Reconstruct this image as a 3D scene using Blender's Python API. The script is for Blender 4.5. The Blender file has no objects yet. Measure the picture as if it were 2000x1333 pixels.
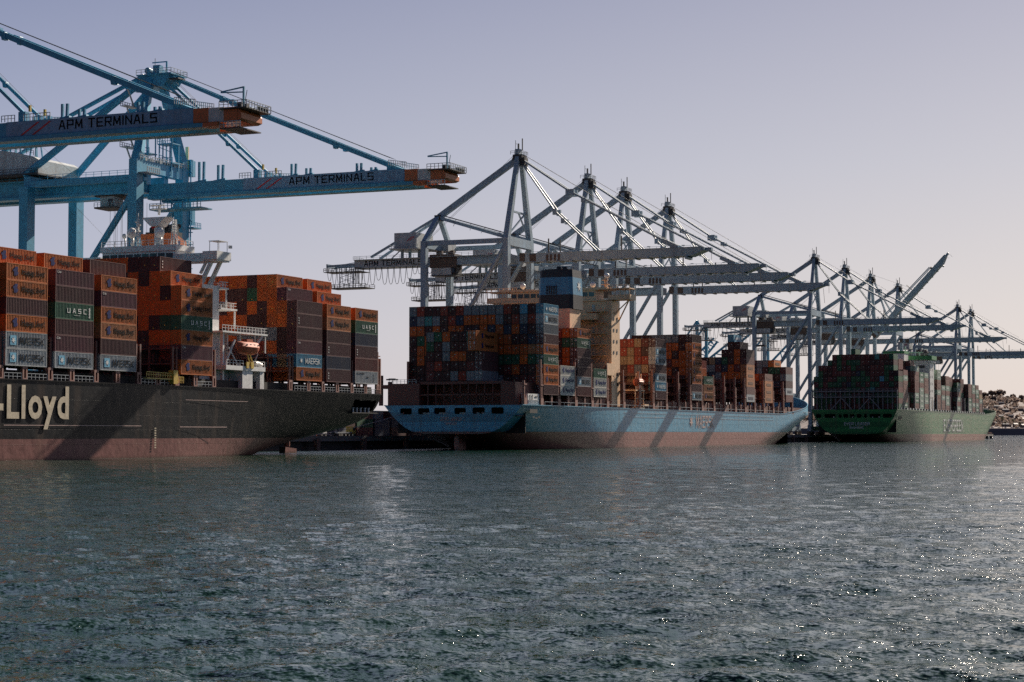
import bpy, bmesh, math, random
import numpy as np
from mathutils import Vector, Matrix
from mathutils.geometry import tessellate_polygon
random.seed(7); RNG = np.random.RandomState(5)
SC = bpy.context.scene; COL = SC.collection
R = math.radians
# ---------------------------------------------------------------- camera
# world: X runs along the quay away from the camera, Y points to the land, Z up, water at 0
F = 3700.0; TH = math.atan(1580 / F); PT = math.atan(180 / F); CH = 4.6
cam = bpy.data.cameras.new('camera'); cam.lens = F * 36 / 2000; cam.sensor_width = 36
cam.clip_start = 1.0; cam.clip_end = 30000
camo = bpy.data.objects.new('camera', cam); COL.objects.link(camo)
camo.location = (0, 0, CH); camo.rotation_euler = (math.pi / 2 + PT, 0, TH - math.pi / 2)
SC.camera = camo
# ---------------------------------------------------------------- sun and sky
SUN_AZ, SUN_EL = R(-9.5), R(31)
sd = Vector((math.cos(SUN_AZ) * math.cos(SUN_EL), math.sin(SUN_AZ) * math.cos(SUN_EL), math.sin(SUN_EL)))
sun = bpy.data.lights.new('sun', 'SUN'); sun.energy = 5.0; sun.angle = R(0.53); sun.color = (1.0, 0.88, 0.74)
suno = bpy.data.objects.new('sun', sun); COL.objects.link(suno)
suno.rotation_euler = (-sd).to_track_quat('-Z', 'Y').to_euler()
W = bpy.data.worlds.new('World'); SC.world = W; W.use_nodes = True
nt = W.node_tree; nt.nodes.clear()
def N(t, ty, **kw):
    n = t.nodes.new(ty)
    for k, v in kw.items():
        if k in n.inputs.keys() if isinstance(k, str) else False: n.inputs[k].default_value = v
        else: setattr(n, k, v)
    return n
wo = N(nt, 'ShaderNodeOutputWorld'); bg = N(nt, 'ShaderNodeBackground'); nt.links.new(bg.outputs[0], wo.inputs[0])
sky = N(nt, 'ShaderNodeTexSky', sky_type='NISHITA', sun_disc=False, sun_elevation=SUN_EL, sun_rotation=R(90) - SUN_AZ,
        dust_density=3.0, air_density=1.0, ozone_density=1.5)
geo = N(nt, 'ShaderNodeTexCoord'); sep = N(nt, 'ShaderNodeSeparateXYZ'); nt.links.new(geo.outputs['Generated'], sep.inputs[0])
def ramp(t, src, stops, mode='LINEAR'):
    r = t.nodes.new('ShaderNodeValToRGB'); r.color_ramp.interpolation = mode
    e = r.color_ramp.elements
    while len(e) < len(stops): e.new(0.5)
    for i, (p, c) in enumerate(stops):
        e[i].position = p; e[i].color = (*c, 1) if len(c) == 3 else c
    t.links.new(src, r.inputs[0]); return r
def mth(t, op, a, b=None, c=None, clamp=False):
    m = t.nodes.new('ShaderNodeMath'); m.operation = op; m.use_clamp = clamp
    for i, v in enumerate((a, b, c)):
        if v is None: continue
        if isinstance(v, (int, float)): m.inputs[i].default_value = v
        else: t.links.new(v, m.inputs[i])
    return m.outputs[0]
# two elevation ramps (away from the sun / towards it), blended by azimuth
cool = ramp(nt, sep.outputs[2], [(0.0, (.49, .51, .63)), (.06, (.435, .465, .61)), (.14, (.33, .375, .535)), (.23, (.20, .24, .405)), (.45, (.14, .17, .30)), (1, (.06, .09, .20))])
warm = ramp(nt, sep.outputs[2], [(0.0, (.82, .715, .65)), (.05, (.72, .67, .66)), (.14, (.53, .53, .60)), (.23, (.365, .375, .49)), (.5, (.26, .30, .42)), (1, (.10, .14, .26))])
dp = N(nt, 'ShaderNodeVectorMath', operation='DOT_PRODUCT'); nt.links.new(geo.outputs['Generated'], dp.inputs[0])
dp.inputs[1].default_value = (math.cos(SUN_AZ), math.sin(SUN_AZ), 0)
f1 = ramp(nt, dp.outputs['Value'], [(0.0, (0, 0, 0)), (.55, (.0, .0, .0)), (.97, (1, 1, 1))])
mx = N(nt, 'ShaderNodeMix', data_type='RGBA'); nt.links.new(f1.outputs[0], mx.inputs[0]); nt.links.new(cool.outputs[0], mx.inputs[6]); nt.links.new(warm.outputs[0], mx.inputs[7])
bk = ramp(nt, dp.outputs['Value'], [(0.0, (.28, .31, .40)), (.62, (1, 1, 1))])
mb = N(nt, 'ShaderNodeMix', data_type='RGBA', blend_type='MULTIPLY'); mb.inputs[0].default_value = 1
nt.links.new(mx.outputs[2], mb.inputs[6]); nt.links.new(bk.outputs[0], mb.inputs[7])
sc_ = N(nt, 'ShaderNodeVectorMath', operation='SCALE'); nt.links.new(sky.outputs[0], sc_.inputs[0]); sc_.inputs['Scale'].default_value = 0.06
m2 = N(nt, 'ShaderNodeMix', data_type='RGBA'); m2.inputs[0].default_value = 0.12
nt.links.new(mb.outputs[2], m2.inputs[6]); nt.links.new(sc_.outputs[0], m2.inputs[7])
nt.links.new(m2.outputs[2], bg.inputs[0]); bg.inputs[1].default_value = 0.585
SC.view_settings.view_transform = 'Standard'; SC.view_settings.look = 'None'; SC.view_settings.gamma = 1; SC.view_settings.exposure = 0.85
SC.cycles.max_bounces = 6; SC.cycles.volume_bounces = 0; SC.cycles.sample_clamp_indirect = .3; SC.cycles.sample_clamp_direct = 26; SC.cycles.caustics_reflective = False; SC.cycles.caustics_refractive = False; SC.cycles.use_denoising = False

# ---------------------------------------------------------------- measuring helper: picture point -> point on a world plane
def ray(px, py):
    x = (px - 1000) / F; y = -(py - 666.5) / F
    f = math.cos(PT) - y * math.sin(PT); z = math.sin(PT) + y * math.cos(PT)
    return (math.cos(TH) * f + math.sin(TH) * x, math.sin(TH) * f - math.cos(TH) * x, z)
def onY(px, py, Y):
    d = ray(px, py); t = Y / d[1]; return Vector((d[0] * t, Y, CH + d[2] * t))
def onX(px, py, X):
    d = ray(px, py); t = X / d[0]; return Vector((X, d[1] * t, CH + d[2] * t))
def onD(px, py, D):
    d = ray(px, py); return Vector((d[0] * D, d[1] * D, CH + d[2] * D))

# ---------------------------------------------------------------- materials
MATS = {}
def mat(name, col, rough=.6, metal=0, dirt=.25, scale=1.0, streak=.0, rust=0.0, spec=.5, bump=0.0, objcol=False, attr=False):
    if name in MATS: return MATS[name]
    m = bpy.data.materials.new(name); m.use_nodes = True; t = m.node_tree; b = t.nodes['Principled BSDF']
    b.inputs['Roughness'].default_value = rough; b.inputs['Metallic'].default_value = metal
    b.inputs['Specular IOR Level'].default_value = spec
    tc = N(t, 'ShaderNodeTexCoord')
    if objcol: src = N(t, 'ShaderNodeObjectInfo').outputs['Color']
    elif attr: src = N(t, 'ShaderNodeAttribute', attribute_name='Col').outputs['Color']
    else:
        rgb = N(t, 'ShaderNodeRGB'); rgb.outputs[0].default_value = (*col, 1); src = rgb.outputs[0]
    vec = tc.outputs['Object']
    if objcol:
        oi = N(t, 'ShaderNodeObjectInfo'); ad = N(t, 'ShaderNodeVectorMath', operation='MULTIPLY_ADD')
        ad.inputs[1].default_value = (1, 1, 1); t.links.new(vec, ad.inputs[0])
        cx = N(t, 'ShaderNodeCombineXYZ'); k = mth(t, 'MULTIPLY', oi.outputs['Random'], 90)
        t.links.new(k, cx.inputs[0]); t.links.new(k, cx.inputs[1]); t.links.new(cx.outputs[0], ad.inputs[2]); vec = ad.outputs[0]
    cur = src
    def darken(cur, fac, colr, mode='MIX'):
        x = N(t, 'ShaderNodeMix', data_type='RGBA', blend_type=mode); t.links.new(fac, x.inputs[0]); t.links.new(cur, x.inputs[6])
        x.inputs[7].default_value = (*colr, 1); return x.outputs[2]
    n1 = N(t, 'ShaderNodeTexNoise'); n1.inputs['Scale'].default_value = .45 * scale; n1.inputs['Detail'].default_value = 8; n1.inputs['Roughness'].default_value = .65
    t.links.new(vec, n1.inputs['Vector'])
    r1 = ramp(t, n1.outputs[0], [(.35, (0, 0, 0)), (.75, (1, 1, 1))])
    cur = darken(cur, mth(t, 'MULTIPLY', r1.outputs[0], dirt), (.10, .085, .075))
    n1b = N(t, 'ShaderNodeTexNoise'); n1b.inputs['Scale'].default_value = 2.3 * scale; n1b.inputs['Detail'].default_value = 5
    t.links.new(vec, n1b.inputs['Vector'])
    r1b = ramp(t, n1b.outputs[0], [(.4, (.86, .86, .86)), (.65, (1.08, 1.08, 1.08))])
    x = N(t, 'ShaderNodeMix', data_type='RGBA', blend_type='MULTIPLY'); x.inputs[0].default_value = 1
    t.links.new(cur, x.inputs[6]); t.links.new(r1b.outputs[0], x.inputs[7]); cur = x.outputs[2]
    if streak:
        mp = N(t, 'ShaderNodeMapping'); mp.inputs['Scale'].default_value = (.9 * scale, .9 * scale, .06 * scale); t.links.new(vec, mp.inputs[0])
        n2 = N(t, 'ShaderNodeTexNoise'); n2.inputs['Scale'].default_value = 1.6; n2.inputs['Detail'].default_value = 6; t.links.new(mp.outputs[0], n2.inputs['Vector'])
        r2 = ramp(t, n2.outputs[0], [(.5, (0, 0, 0)), (.7, (1, 1, 1))])
        cur = darken(cur, mth(t, 'MULTIPLY', r2.outputs[0], streak), (.16, .11, .08))
    if rust:
        n3 = N(t, 'ShaderNodeTexNoise'); n3.inputs['Scale'].default_value = 1.1 * scale; n3.inputs['Detail'].default_value = 9; n3.inputs['Roughness'].default_value = .75
        t.links.new(vec, n3.inputs['Vector']); r3 = ramp(t, n3.outputs[0], [(.60, (0, 0, 0)), (.68, (1, 1, 1))])
        cur = darken(cur, mth(t, 'MULTIPLY', r3.outputs[0], rust), (.14, .05, .02))
    t.links.new(cur, b.inputs['Base Color'])
    if bump:
        bp = N(t, 'ShaderNodeBump'); bp.inputs['Strength'].default_value = bump; bp.inputs['Distance'].default_value = .05
        t.links.new(n1b.outputs[0], bp.inputs['Height']); t.links.new(bp.outputs[0], b.inputs['Normal'])
    MATS[name] = m; return m
def M(n): return MATS[n]
mat('container_paint', (0, 0, 0), .55, dirt=.35, scale=.9, streak=.30, rust=.4, objcol=True, spec=.22)
mat('container_stack', (0, 0, 0), .6, dirt=.35, scale=.9, streak=.30, rust=.35, attr=True, spec=.2)
mat('blue_steel', (.065, .34, .52), .45, dirt=.16, scale=.5, streak=.18, rust=.2)
mat('grey_steel', (.32, .42, .50), .5, dirt=.2, scale=.5, streak=.25, rust=.4, spec=.2)
mat('grey_light', (.50, .53, .54), .5, dirt=.3, scale=.5, streak=.3, rust=.3)
mat('board_blue', (.20, .36, .52), .5, dirt=.15, scale=.5, streak=.2)
mat('orange_band', (.62, .15, .03), .5, dirt=.3)
mat('white_band', (.62, .60, .58), .5, dirt=.3)
mat('dark_steel', (.035, .036, .04), .6, dirt=.2)
mat('cable', (.03, .03, .033), .6, dirt=.1)
mat('galvanised', (.42, .45, .47), .4, metal=.3, dirt=.25, scale=3)
mat('rusty_machinery', (.10, .065, .05), .7, dirt=.5, scale=3, rust=.7)
mat('letter_dark', (.006, .007, .01), .6, dirt=.03, spec=.1)
mat('letter_blue', (.008, .02, .12), .6, dirt=.05, spec=.1)
mat('letter_white', (.72, .72, .70), .5, dirt=.25)
mat('letter_cream', (.66, .56, .40), .5, dirt=.35, streak=.2)
mat('letter_pink', (.60, .42, .38), .5, dirt=.3)
mat('letter_skyblue', (.12, .42, .62), .5, dirt=.1)
mat('letter_red', (.55, .03, .03), .5, dirt=.1)
mat('ship_white', (.80, .79, .77), .5, dirt=.15, scale=.8, streak=.2, rust=.25)
mat('ship_tan', (.85, .56, .34), .55, dirt=.04, scale=.6, streak=.25, rust=.15)
mat('ship_brown', (.16, .055, .042), .65, dirt=.3, scale=1.2, rust=.3)
mat('post_brown', (.30, .13, .10), .6, dirt=.3, scale=1.5, rust=.4)
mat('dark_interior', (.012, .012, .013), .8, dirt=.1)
mat('window_glass', (.02, .03, .04), .15, dirt=.05)
mat('funnel_orange', (.60, .13, .02), .5, dirt=.3, streak=.3)
mat('funnel_blue', (.07, .27, .44), .45, dirt=.2, streak=.2)
mat('funnel_black', (.012, .014, .02), .5, dirt=.1)
mat('boat_orange', (.50, .13, .07), .65, dirt=.3, scale=3, streak=.3, spec=.2)
mat('yellow_paint', (.62, .42, .05), .5, dirt=.3, scale=3)
mat('ever_green', (.03, .26, .08), .5, dirt=.25, streak=.2)
mat('frame_grey', (.20, .19, .21), .6, dirt=.3)
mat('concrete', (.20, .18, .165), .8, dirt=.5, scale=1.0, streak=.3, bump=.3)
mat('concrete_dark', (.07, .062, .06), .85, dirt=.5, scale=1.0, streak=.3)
mat('rubber', (.025, .025, .026), .8)
mat('fender_rust', (.16, .08, .06), .8, dirt=.5, rust=.6)
mat('roof_white', (.36, .33, .31), .6, dirt=.3)
mat('roof_tile', (.30, .16, .11), .8, dirt=.3)
mat('truck_white', (.7, .7, .68), .4, dirt=.2, scale=3)
mat('palm_leaf', (.05, .075, .03), .7, dirt=.2, scale=.5)
def translucent(name, col, k):
    m = MATS[name]; t = m.node_tree; o = next(n for n in t.nodes if n.type == 'OUTPUT_MATERIAL'); b = t.nodes['Principled BSDF']
    tr = N(t, 'ShaderNodeBsdfTranslucent'); tr.inputs['Color'].default_value = (*col, 1); ms = N(t, 'ShaderNodeMixShader'); ms.inputs[0].default_value = k
    t.links.new(b.outputs[0], ms.inputs[1]); t.links.new(tr.outputs[0], ms.inputs[2]); t.links.new(ms.outputs[0], o.inputs['Surface'])
translucent('palm_leaf', (.16, .15, .09), .5)
mat('bark', (.12, .09, .06), .9, dirt=.3)
mat('flag_red', (.5, .02, .03), .8)

def hull_mat(name, top, bottom, zline, rough=.42, dirt=.30, scuff_sheen=.42, spec=.5, streak=.3, sc_col=(.20, .15, .11)):
    m = mat(name, top, rough, dirt=dirt, scale=.35, streak=streak, rust=.10, spec=spec)
    t = m.node_tree; b = t.nodes['Principled BSDF']
    tc = next(n for n in t.nodes if n.type == 'TEX_COORD'); rgb = next(n for n in t.nodes if n.type == 'RGB')
    sp = N(t, 'ShaderNodeSeparateXYZ'); t.links.new(tc.outputs['Object'], sp.inputs[0])
    wob = N(t, 'ShaderNodeTexNoise'); wob.inputs['Scale'].default_value = .25; wob.inputs['Detail'].default_value = 8; t.links.new(tc.outputs['Object'], wob.inputs['Vector'])
    z2 = mth(t, 'ADD', sp.outputs[2], mth(t, 'MULTIPLY', mth(t, 'SUBTRACT', wob.outputs[0], .5), .12))
    fac = mth(t, 'GREATER_THAN', z2, zline)
    mixc = N(t, 'ShaderNodeMix', data_type='RGBA'); t.links.new(fac, mixc.inputs[0]); mixc.inputs[6].default_value = (*bottom, 1); mixc.inputs[7].default_value = (*top, 1)
    for l in list(rgb.outputs[0].links):
        to = l.to_socket; t.links.remove(l); t.links.new(mixc.outputs[2], to)
    # scuffed, faded band where tugs and fenders rub, on the green side also painted sun sheen, and the weed line at the water
    nn = N(t, 'ShaderNodeTexNoise'); mp = N(t, 'ShaderNodeMapping'); mp.inputs['Scale'].default_value = (.05, .05, .9); t.links.new(tc.outputs['Object'], mp.inputs[0]); t.links.new(mp.outputs[0], nn.inputs['Vector']); nn.inputs['Scale'].default_value = 2.2; nn.inputs['Detail'].default_value = 9; nn.inputs['Roughness'].default_value = .7
    rr = ramp(t, nn.outputs[0], [(.50, (0, 0, 0)), (.72, (1, 1, 1))])
    last = b.inputs['Base Color'].links[0].from_socket
    x = N(t, 'ShaderNodeMix', data_type='RGBA'); t.links.new(mth(t, 'MULTIPLY', rr.outputs[0], scuff_sheen), x.inputs[0]); t.links.new(last, x.inputs[6]); x.inputs[7].default_value = (*sc_col, 1)
    weed = ramp(t, mth(t, 'ADD', sp.outputs[2], mth(t, 'MULTIPLY', wob.outputs[0], .5)), [(.30, (.5, .5, .5)), (.75, (0, 0, 0))])
    y = N(t, 'ShaderNodeMix', data_type='RGBA'); t.links.new(weed.outputs[0], y.inputs[0]); t.links.new(x.outputs[2], y.inputs[6]); y.inputs[7].default_value = (.05, .04, .025, 1)
    
    # plate seams and hungry-horse dents as a bump
    br = N(t, 'ShaderNodeTexBrick'); cx = N(t, 'ShaderNodeCombineXYZ'); t.links.new(sp.outputs[0], cx.inputs[0]); t.links.new(sp.outputs[2], cx.inputs[1]); t.links.new(cx.outputs[0], br.inputs['Vector'])
    br.inputs['Scale'].default_value = 1; br.inputs['Brick Width'].default_value = 12; br.inputs['Row Height'].default_value = 2.6; br.inputs['Mortar Size'].default_value = .04
    wv = N(t, 'ShaderNodeTexNoise'); wv.inputs['Scale'].default_value = .55; wv.inputs['Detail'].default_value = 3; t.links.new(tc.outputs['Object'], wv.inputs['Vector'])
    z_ = N(t, 'ShaderNodeMix', data_type='RGBA'); t.links.new(mth(t, 'MULTIPLY', br.outputs['Fac'], .35), z_.inputs[0]); t.links.new(y.outputs[2], z_.inputs[6]); z_.inputs[7].default_value = (.02, .02, .02, 1)
    t.links.new(z_.outputs[2], b.inputs['Base Color'])
    hh = mth(t, 'ADD', mth(t, 'MULTIPLY', br.outputs['Fac'], .35), wv.outputs[0])
    bp = N(t, 'ShaderNodeBump'); bp.inputs['Strength'].default_value = .5; bp.inputs['Distance'].default_value = .14; t.links.new(hh, bp.inputs['Height']); t.links.new(bp.outputs[0], b.inputs['Normal'])
    return m
hull_mat('hull_black', (.009, .011, .014), (.23, .11, .10), 3.6, rough=.4, dirt=.07, scuff_sheen=.08, spec=.10, streak=.2)
hull_mat('hull_blue', (.10, .37, .55), (.33, .14, .115), 5.0, rough=.34, dirt=.16, scuff_sheen=.22, spec=.4)
hull_mat('hull_green_sunlit', (.06, .25, .09), (.36, .15, .11), 4.1, rough=.33, dirt=.22, scuff_sheen=.95, spec=.7, streak=.4, sc_col=(.42, .38, .24))  # wear plus low-sun sheen, painted as a pale cast over the lit side
hull_mat('stern_green_shaded', (.03, .22, .06), (.10, .04, .03), 4.1, rough=.5, dirt=.1, scuff_sheen=.1, spec=.2)  # same green paint, with the stern's shade put into darker colours

# ---------------------------------------------------------------- mesh builder
class MB:
    def __init__(s): s.v = []; s.f = []; s.m = []; s.c = []
    def add(s, vs, fs, mi=0, col=None):
        b = len(s.v); s.v += [tuple(v) for v in vs]; s.f += [tuple(i + b for i in f) for f in fs]; s.m += [mi] * len(fs)
        if col is not None: s.c += [col] * len(fs)
        return s
    def box(s, a, b, mi=0, col=None):
        (x0, y0, z0), (x1, y1, z1) = a, b
        vs = [(x, y, z) for z in (z0, z1) for y in (y0, y1) for x in (x0, x1)]
        return s.add(vs, [(0, 2, 3, 1), (4, 5, 7, 6), (0, 1, 5, 4), (2, 6, 7, 3), (0, 4, 6, 2), (1, 3, 7, 5)], mi, col)
    def bar(s, p, q, w, h=None, mi=0, w2=None, h2=None):
        p = Vector(p); q = Vector(q); d = (q - p)
        if d.length < 1e-6: return s
        d.normalize(); h = w if h is None else h; w2 = w if w2 is None else w2; h2 = h if h2 is None else h2
        up = Vector((0, 0, 1)) if abs(d.z) < .95 else Vector((0, 1, 0))
        a = d.cross(up).normalized(); b = a.cross(d).normalized()
        vs = []
        for c, ww, hh in ((p, w, h), (q, w2, h2)):
            for sa, sb in ((-1, -1), (1, -1), (1, 1), (-1, 1)): vs.append(c + a * sa * ww / 2 + b * sb * hh / 2)
        return s.add(vs, [(0, 3, 2, 1), (4, 5, 6, 7), (0, 1, 5, 4), (1, 2, 6, 5), (2, 3, 7, 6), (3, 0, 4, 7)], mi)
    def tube(s, pts, r, n=8, mi=0, r2=None, cap=True):
        pts = [Vector(p) for p in pts]; b0 = len(s.v); k = len(pts); vs = []; fs = []
        for i, p in enumerate(pts):
            d = (pts[min(i + 1, k - 1)] - pts[max(i - 1, 0)])
            if d.length < 1e-9: d = Vector((0, 0, 1))
            d.normalize(); up = Vector((0, 0, 1)) if abs(d.z) < .95 else Vector((0, 1, 0))
            a = d.cross(up).normalized(); b = a.cross(d); rr = r if r2 is None else r + (r2 - r) * i / (k - 1)
            for j in range(n):
                t = 2 * math.pi * (j + .5) / n; vs.append(p + a * math.cos(t) * rr + b * math.sin(t) * rr)
        for i in range(k - 1):
            for j in range(n):
                j2 = (j + 1) % n; fs.append((i * n + j, i * n + j2, (i + 1) * n + j2, (i + 1) * n + j))
        if cap: fs.append(tuple(range(n - 1, -1, -1))); fs.append(tuple((k - 1) * n + j for j in range(n)))
        return s.add(vs, fs, mi)
    def ball(s, c, r, n=10, k=6, mi=0, sz=1.0):
        vs = []; fs = []
        for i in range(k + 1):
            ph = math.pi * i / k
            for j in range(n):
                t = 2 * math.pi * j / n; vs.append((c[0] + r * math.sin(ph) * math.cos(t), c[1] + r * math.sin(ph) * math.sin(t), c[2] + sz * r * math.cos(ph)))
        for i in range(k):
            for j in range(n):
                fs.append((i * n + j, (i + 1) * n + j, (i + 1) * n + (j + 1) % n, i * n + (j + 1) % n))
        return s.add(vs, fs, mi)
    def rail(s, pts, h=1.1, r=.04, step=2.0, mi=0, mid=True):
        for a, b in zip(pts[:-1], pts[1:]):
            a = Vector(a); b = Vector(b); L = (b - a).length; k = max(1, int(round(L / step))); u = Vector((0, 0, h))
            s.bar(a + u, b + u, r * 2, r * 2, mi)
            if mid: s.bar(a + u * .5, b + u * .5, r * 1.5, r * 1.5, mi)
            for i in range(k + 1):
                p = a.lerp(b, i / k); s.bar(p, p + u, r * 2, r * 2, mi)
        return s
    def poly(s, pts, th, mi=0):      # pts in local (x,z)->prism: list of 3D points of one planar loop, extruded by vector th
        n = len(pts); p = [Vector(q) for q in pts]; t = Vector(th)
        vs = p + [q + t for q in p]
        fs = [tuple(range(n)), tuple(range(2 * n - 1, n - 1, -1))] + [(i, i + n, (i + 1) % n + n, (i + 1) % n) for i in range(n)]
        return s.add(vs, fs, mi)
    def mesh(s, name, mats, smooth=False):
        me = bpy.data.meshes.new(name); me.from_pydata(s.v, [], s.f); me.update()
        for m in mats: me.materials.append(m)
        if len(mats) > 1: me.polygons.foreach_set('material_index', s.m)
        if smooth: me.polygons.foreach_set('use_smooth', [True] * len(s.f))
        if s.c:
            a = me.color_attributes.new('Col', 'FLOAT_COLOR', 'CORNER')
            buf = []
            for f, c in zip(s.f, s.c): buf += [c[0], c[1], c[2], 1.0] * len(f)
            a.data.foreach_set('color', buf)
        bm = bmesh.new(); bm.from_mesh(me); bmesh.ops.recalc_face_normals(bm, faces=bm.faces); bm.to_mesh(me); bm.free()
        return me
    def build(s, name, mats, parent=None, loc=(0, 0, 0), smooth=False):
        if not isinstance(mats, (list, tuple)): mats = [mats]
        return link(name, s.mesh(name, [M(m) if isinstance(m, str) else m for m in mats], smooth), parent, loc)
def link(name, data, parent=None, loc=(0, 0, 0), rot=None):
    o = bpy.data.objects.new(name, data); COL.objects.link(o); o.location = loc
    if rot: o.rotation_euler = rot
    if parent: o.parent = parent
    return o
def tag(o, label=None, cat=None, group=None, kind=None):
    if label: o['label'] = label
    if cat: o['category'] = cat
    if group: o['group'] = group
    if kind: o['kind'] = kind
    return o
def empty(name, loc, label, cat, group=None):
    return tag(link(name, None, None, loc), label, cat, group)
TXT = {}
def text_mesh(s, w, h, matname, bold=.02, ext=.02, slant=0):
    key = (s, w, h, matname, bold)
    if key in TXT: return TXT[key]
    cu = bpy.data.curves.new('lettering', 'FONT'); cu.body = s; cu.offset = bold * .6; cu.space_character = 1.0 + bold * 3.2; cu.extrude = ext; cu.resolution_u = 3; cu.shear = slant
    o = bpy.data.objects.new('tmp', cu); COL.objects.link(o)
    dg = bpy.context.evaluated_depsgraph_get(); me = bpy.data.meshes.new_from_object(o.evaluated_get(dg))
    bpy.data.objects.remove(o); bpy.data.curves.remove(cu)
    co = np.zeros(len(me.vertices) * 3); me.vertices.foreach_get('co', co); co = co.reshape(-1, 3)
    lo = co.min(0); hi = co.max(0)
    co[:, 0] = (co[:, 0] - (lo[0] + hi[0]) / 2) * w / (hi[0] - lo[0]); co[:, 1] = (co[:, 1] - (lo[1] + hi[1]) / 2) * h / (hi[1] - lo[1])
    co[:, 2] = co[:, 2] - lo[2]
    me.vertices.foreach_set('co', co.ravel()); me.materials.clear(); me.materials.append(M(matname)); me.update(); me.name = 'lettering'
    TXT[key] = me; return me
GL = {'A': [[(0, 0), (1.6, 6), (2.4, 6), (4, 0)], [(.7, 2), (3.3, 2)]], 'P': [[(0, 0), (0, 6), (4, 6), (4, 2.6), (0, 2.6)]], 'M': [[(0, 0), (.3, 6), (2.3, 1.2), (4.3, 6), (4.6, 0)]],
 'T': [[(0, 6), (4, 6)], [(2, 6), (2, 0)]], 'E': [[(4, 6), (0, 6), (0, 0), (4, 0)], [(0, 3), (3.4, 3)]], 'R': [[(0, 0), (0, 6), (4, 6), (4, 2.8), (0, 2.8)], [(2, 2.8), (4, 0)]], 'I': [[(0, 0), (0, 6)]],
 'N': [[(0, 0), (0, 6), (4, 0), (4, 6)]], 'L': [[(0, 6), (0, 0), (3.6, 0)]], 'S': [[(4, 6), (0, 6), (0, 3.1), (4, 3.1), (4, 0), (0, 0)]], 'K': [[(0, 0), (0, 6)], [(4, 6), (.6, 3), (4, 0)]], 'C': [[(4, 6), (0, 6), (0, 0), (4, 0)]],
 'U': [[(0, 6), (0, 0), (4, 0), (4, 6)]], 'G': [[(4, 6), (0, 6), (0, 0), (4, 0), (4, 3), (2.4, 3)]], 'D': [[(0, 0), (0, 6), (3, 6), (4, 4.8), (4, 1.2), (3, 0), (0, 0)]], 'V': [[(0, 6), (2, 0), (4, 6)]], 'O': [[(0, 0), (0, 6), (4, 6), (4, 0), (0, 0)]],
 'Æ': [[(0, 0), (2, 6), (5.4, 6)], [(3, 6), (3, 0), (5.4, 0)], [(1, 2.6), (5, 2.6)]], 'Ø': [[(0, 0), (0, 6), (4, 6), (4, 0), (0, 0)], [(-.4, -.6), (4.4, 6.6)]], '1': [[(.4, 5), (1.4, 6), (1.4, 0)]], '.': [[(0, 0), (0, .3)]]}
def stroke_text(s, w, h, matname, th=1.0):
    key = ('stroke', s, w, h, matname, th)
    if key in TXT: return TXT[key]
    b = MB(); x = 0; k = 0
    for ch in s:
        if ch == ' ': x += 3.0; continue
        wid = max(q[0] for l in GL[ch] for q in l)
        for l in GL[ch]:
            for p0, p1 in zip(l[:-1], l[1:]):
                a = Vector((x + p0[0], p0[1], 0)); c = Vector((x + p1[0], p1[1], 0)); d = (c - a).normalized() * th * .5; n = Vector((-d.y, d.x, 0)); e = .02 + .0015 * (k % 9); k += 1
                q = [a - d - n, c + d - n, c + d + n, a - d + n]; q = [(v.x, min(6 + th / 2, max(-th / 2, v.y)) if ch != 'Ø' else v.y, 0) for v in q]
                b.add(q + [(v[0], v[1], e) for v in q], [(4, 5, 6, 7), (0, 1, 5, 4), (1, 2, 6, 5), (2, 3, 7, 6), (3, 0, 4, 7)])
        x += wid + th + 1.1
    W_ = x - 1.1; b.v = [((v[0] + th / 2 - W_ / 2) * w / W_, (v[1] - 3) * h / (6 + th), v[2]) for v in b.v]
    TXT[key] = b.mesh('lettering', [M(matname)]); return TXT[key]
ROT_S = (math.pi / 2, 0, 0)            # lettering on a side that faces the water (-Y)
ROT_E = (math.pi / 2, 0, -math.pi / 2)  # lettering on an end that faces -X
def star_mesh(r, matname, n=7, inner=.38):
    b = MB(); pts = []
    for i in range(2 * n):
        a = math.pi / 2 + math.pi * i / n; q = r if i % 2 == 0 else r * inner; pts.append((math.cos(a) * q, math.sin(a) * q, 0))
    vs = [(0, 0, .03)] + [(p[0], p[1], .03) for p in pts] + pts
    k = 2 * n; fs = [(0, 1 + i, 1 + (i + 1) % k) for i in range(k)] + [(1 + i, 1 + k + i, 1 + k + (i + 1) % k, 1 + (i + 1) % k) for i in range(k)]
    b.add(vs, fs); return b.mesh('emblem', [M(matname)])
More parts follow.
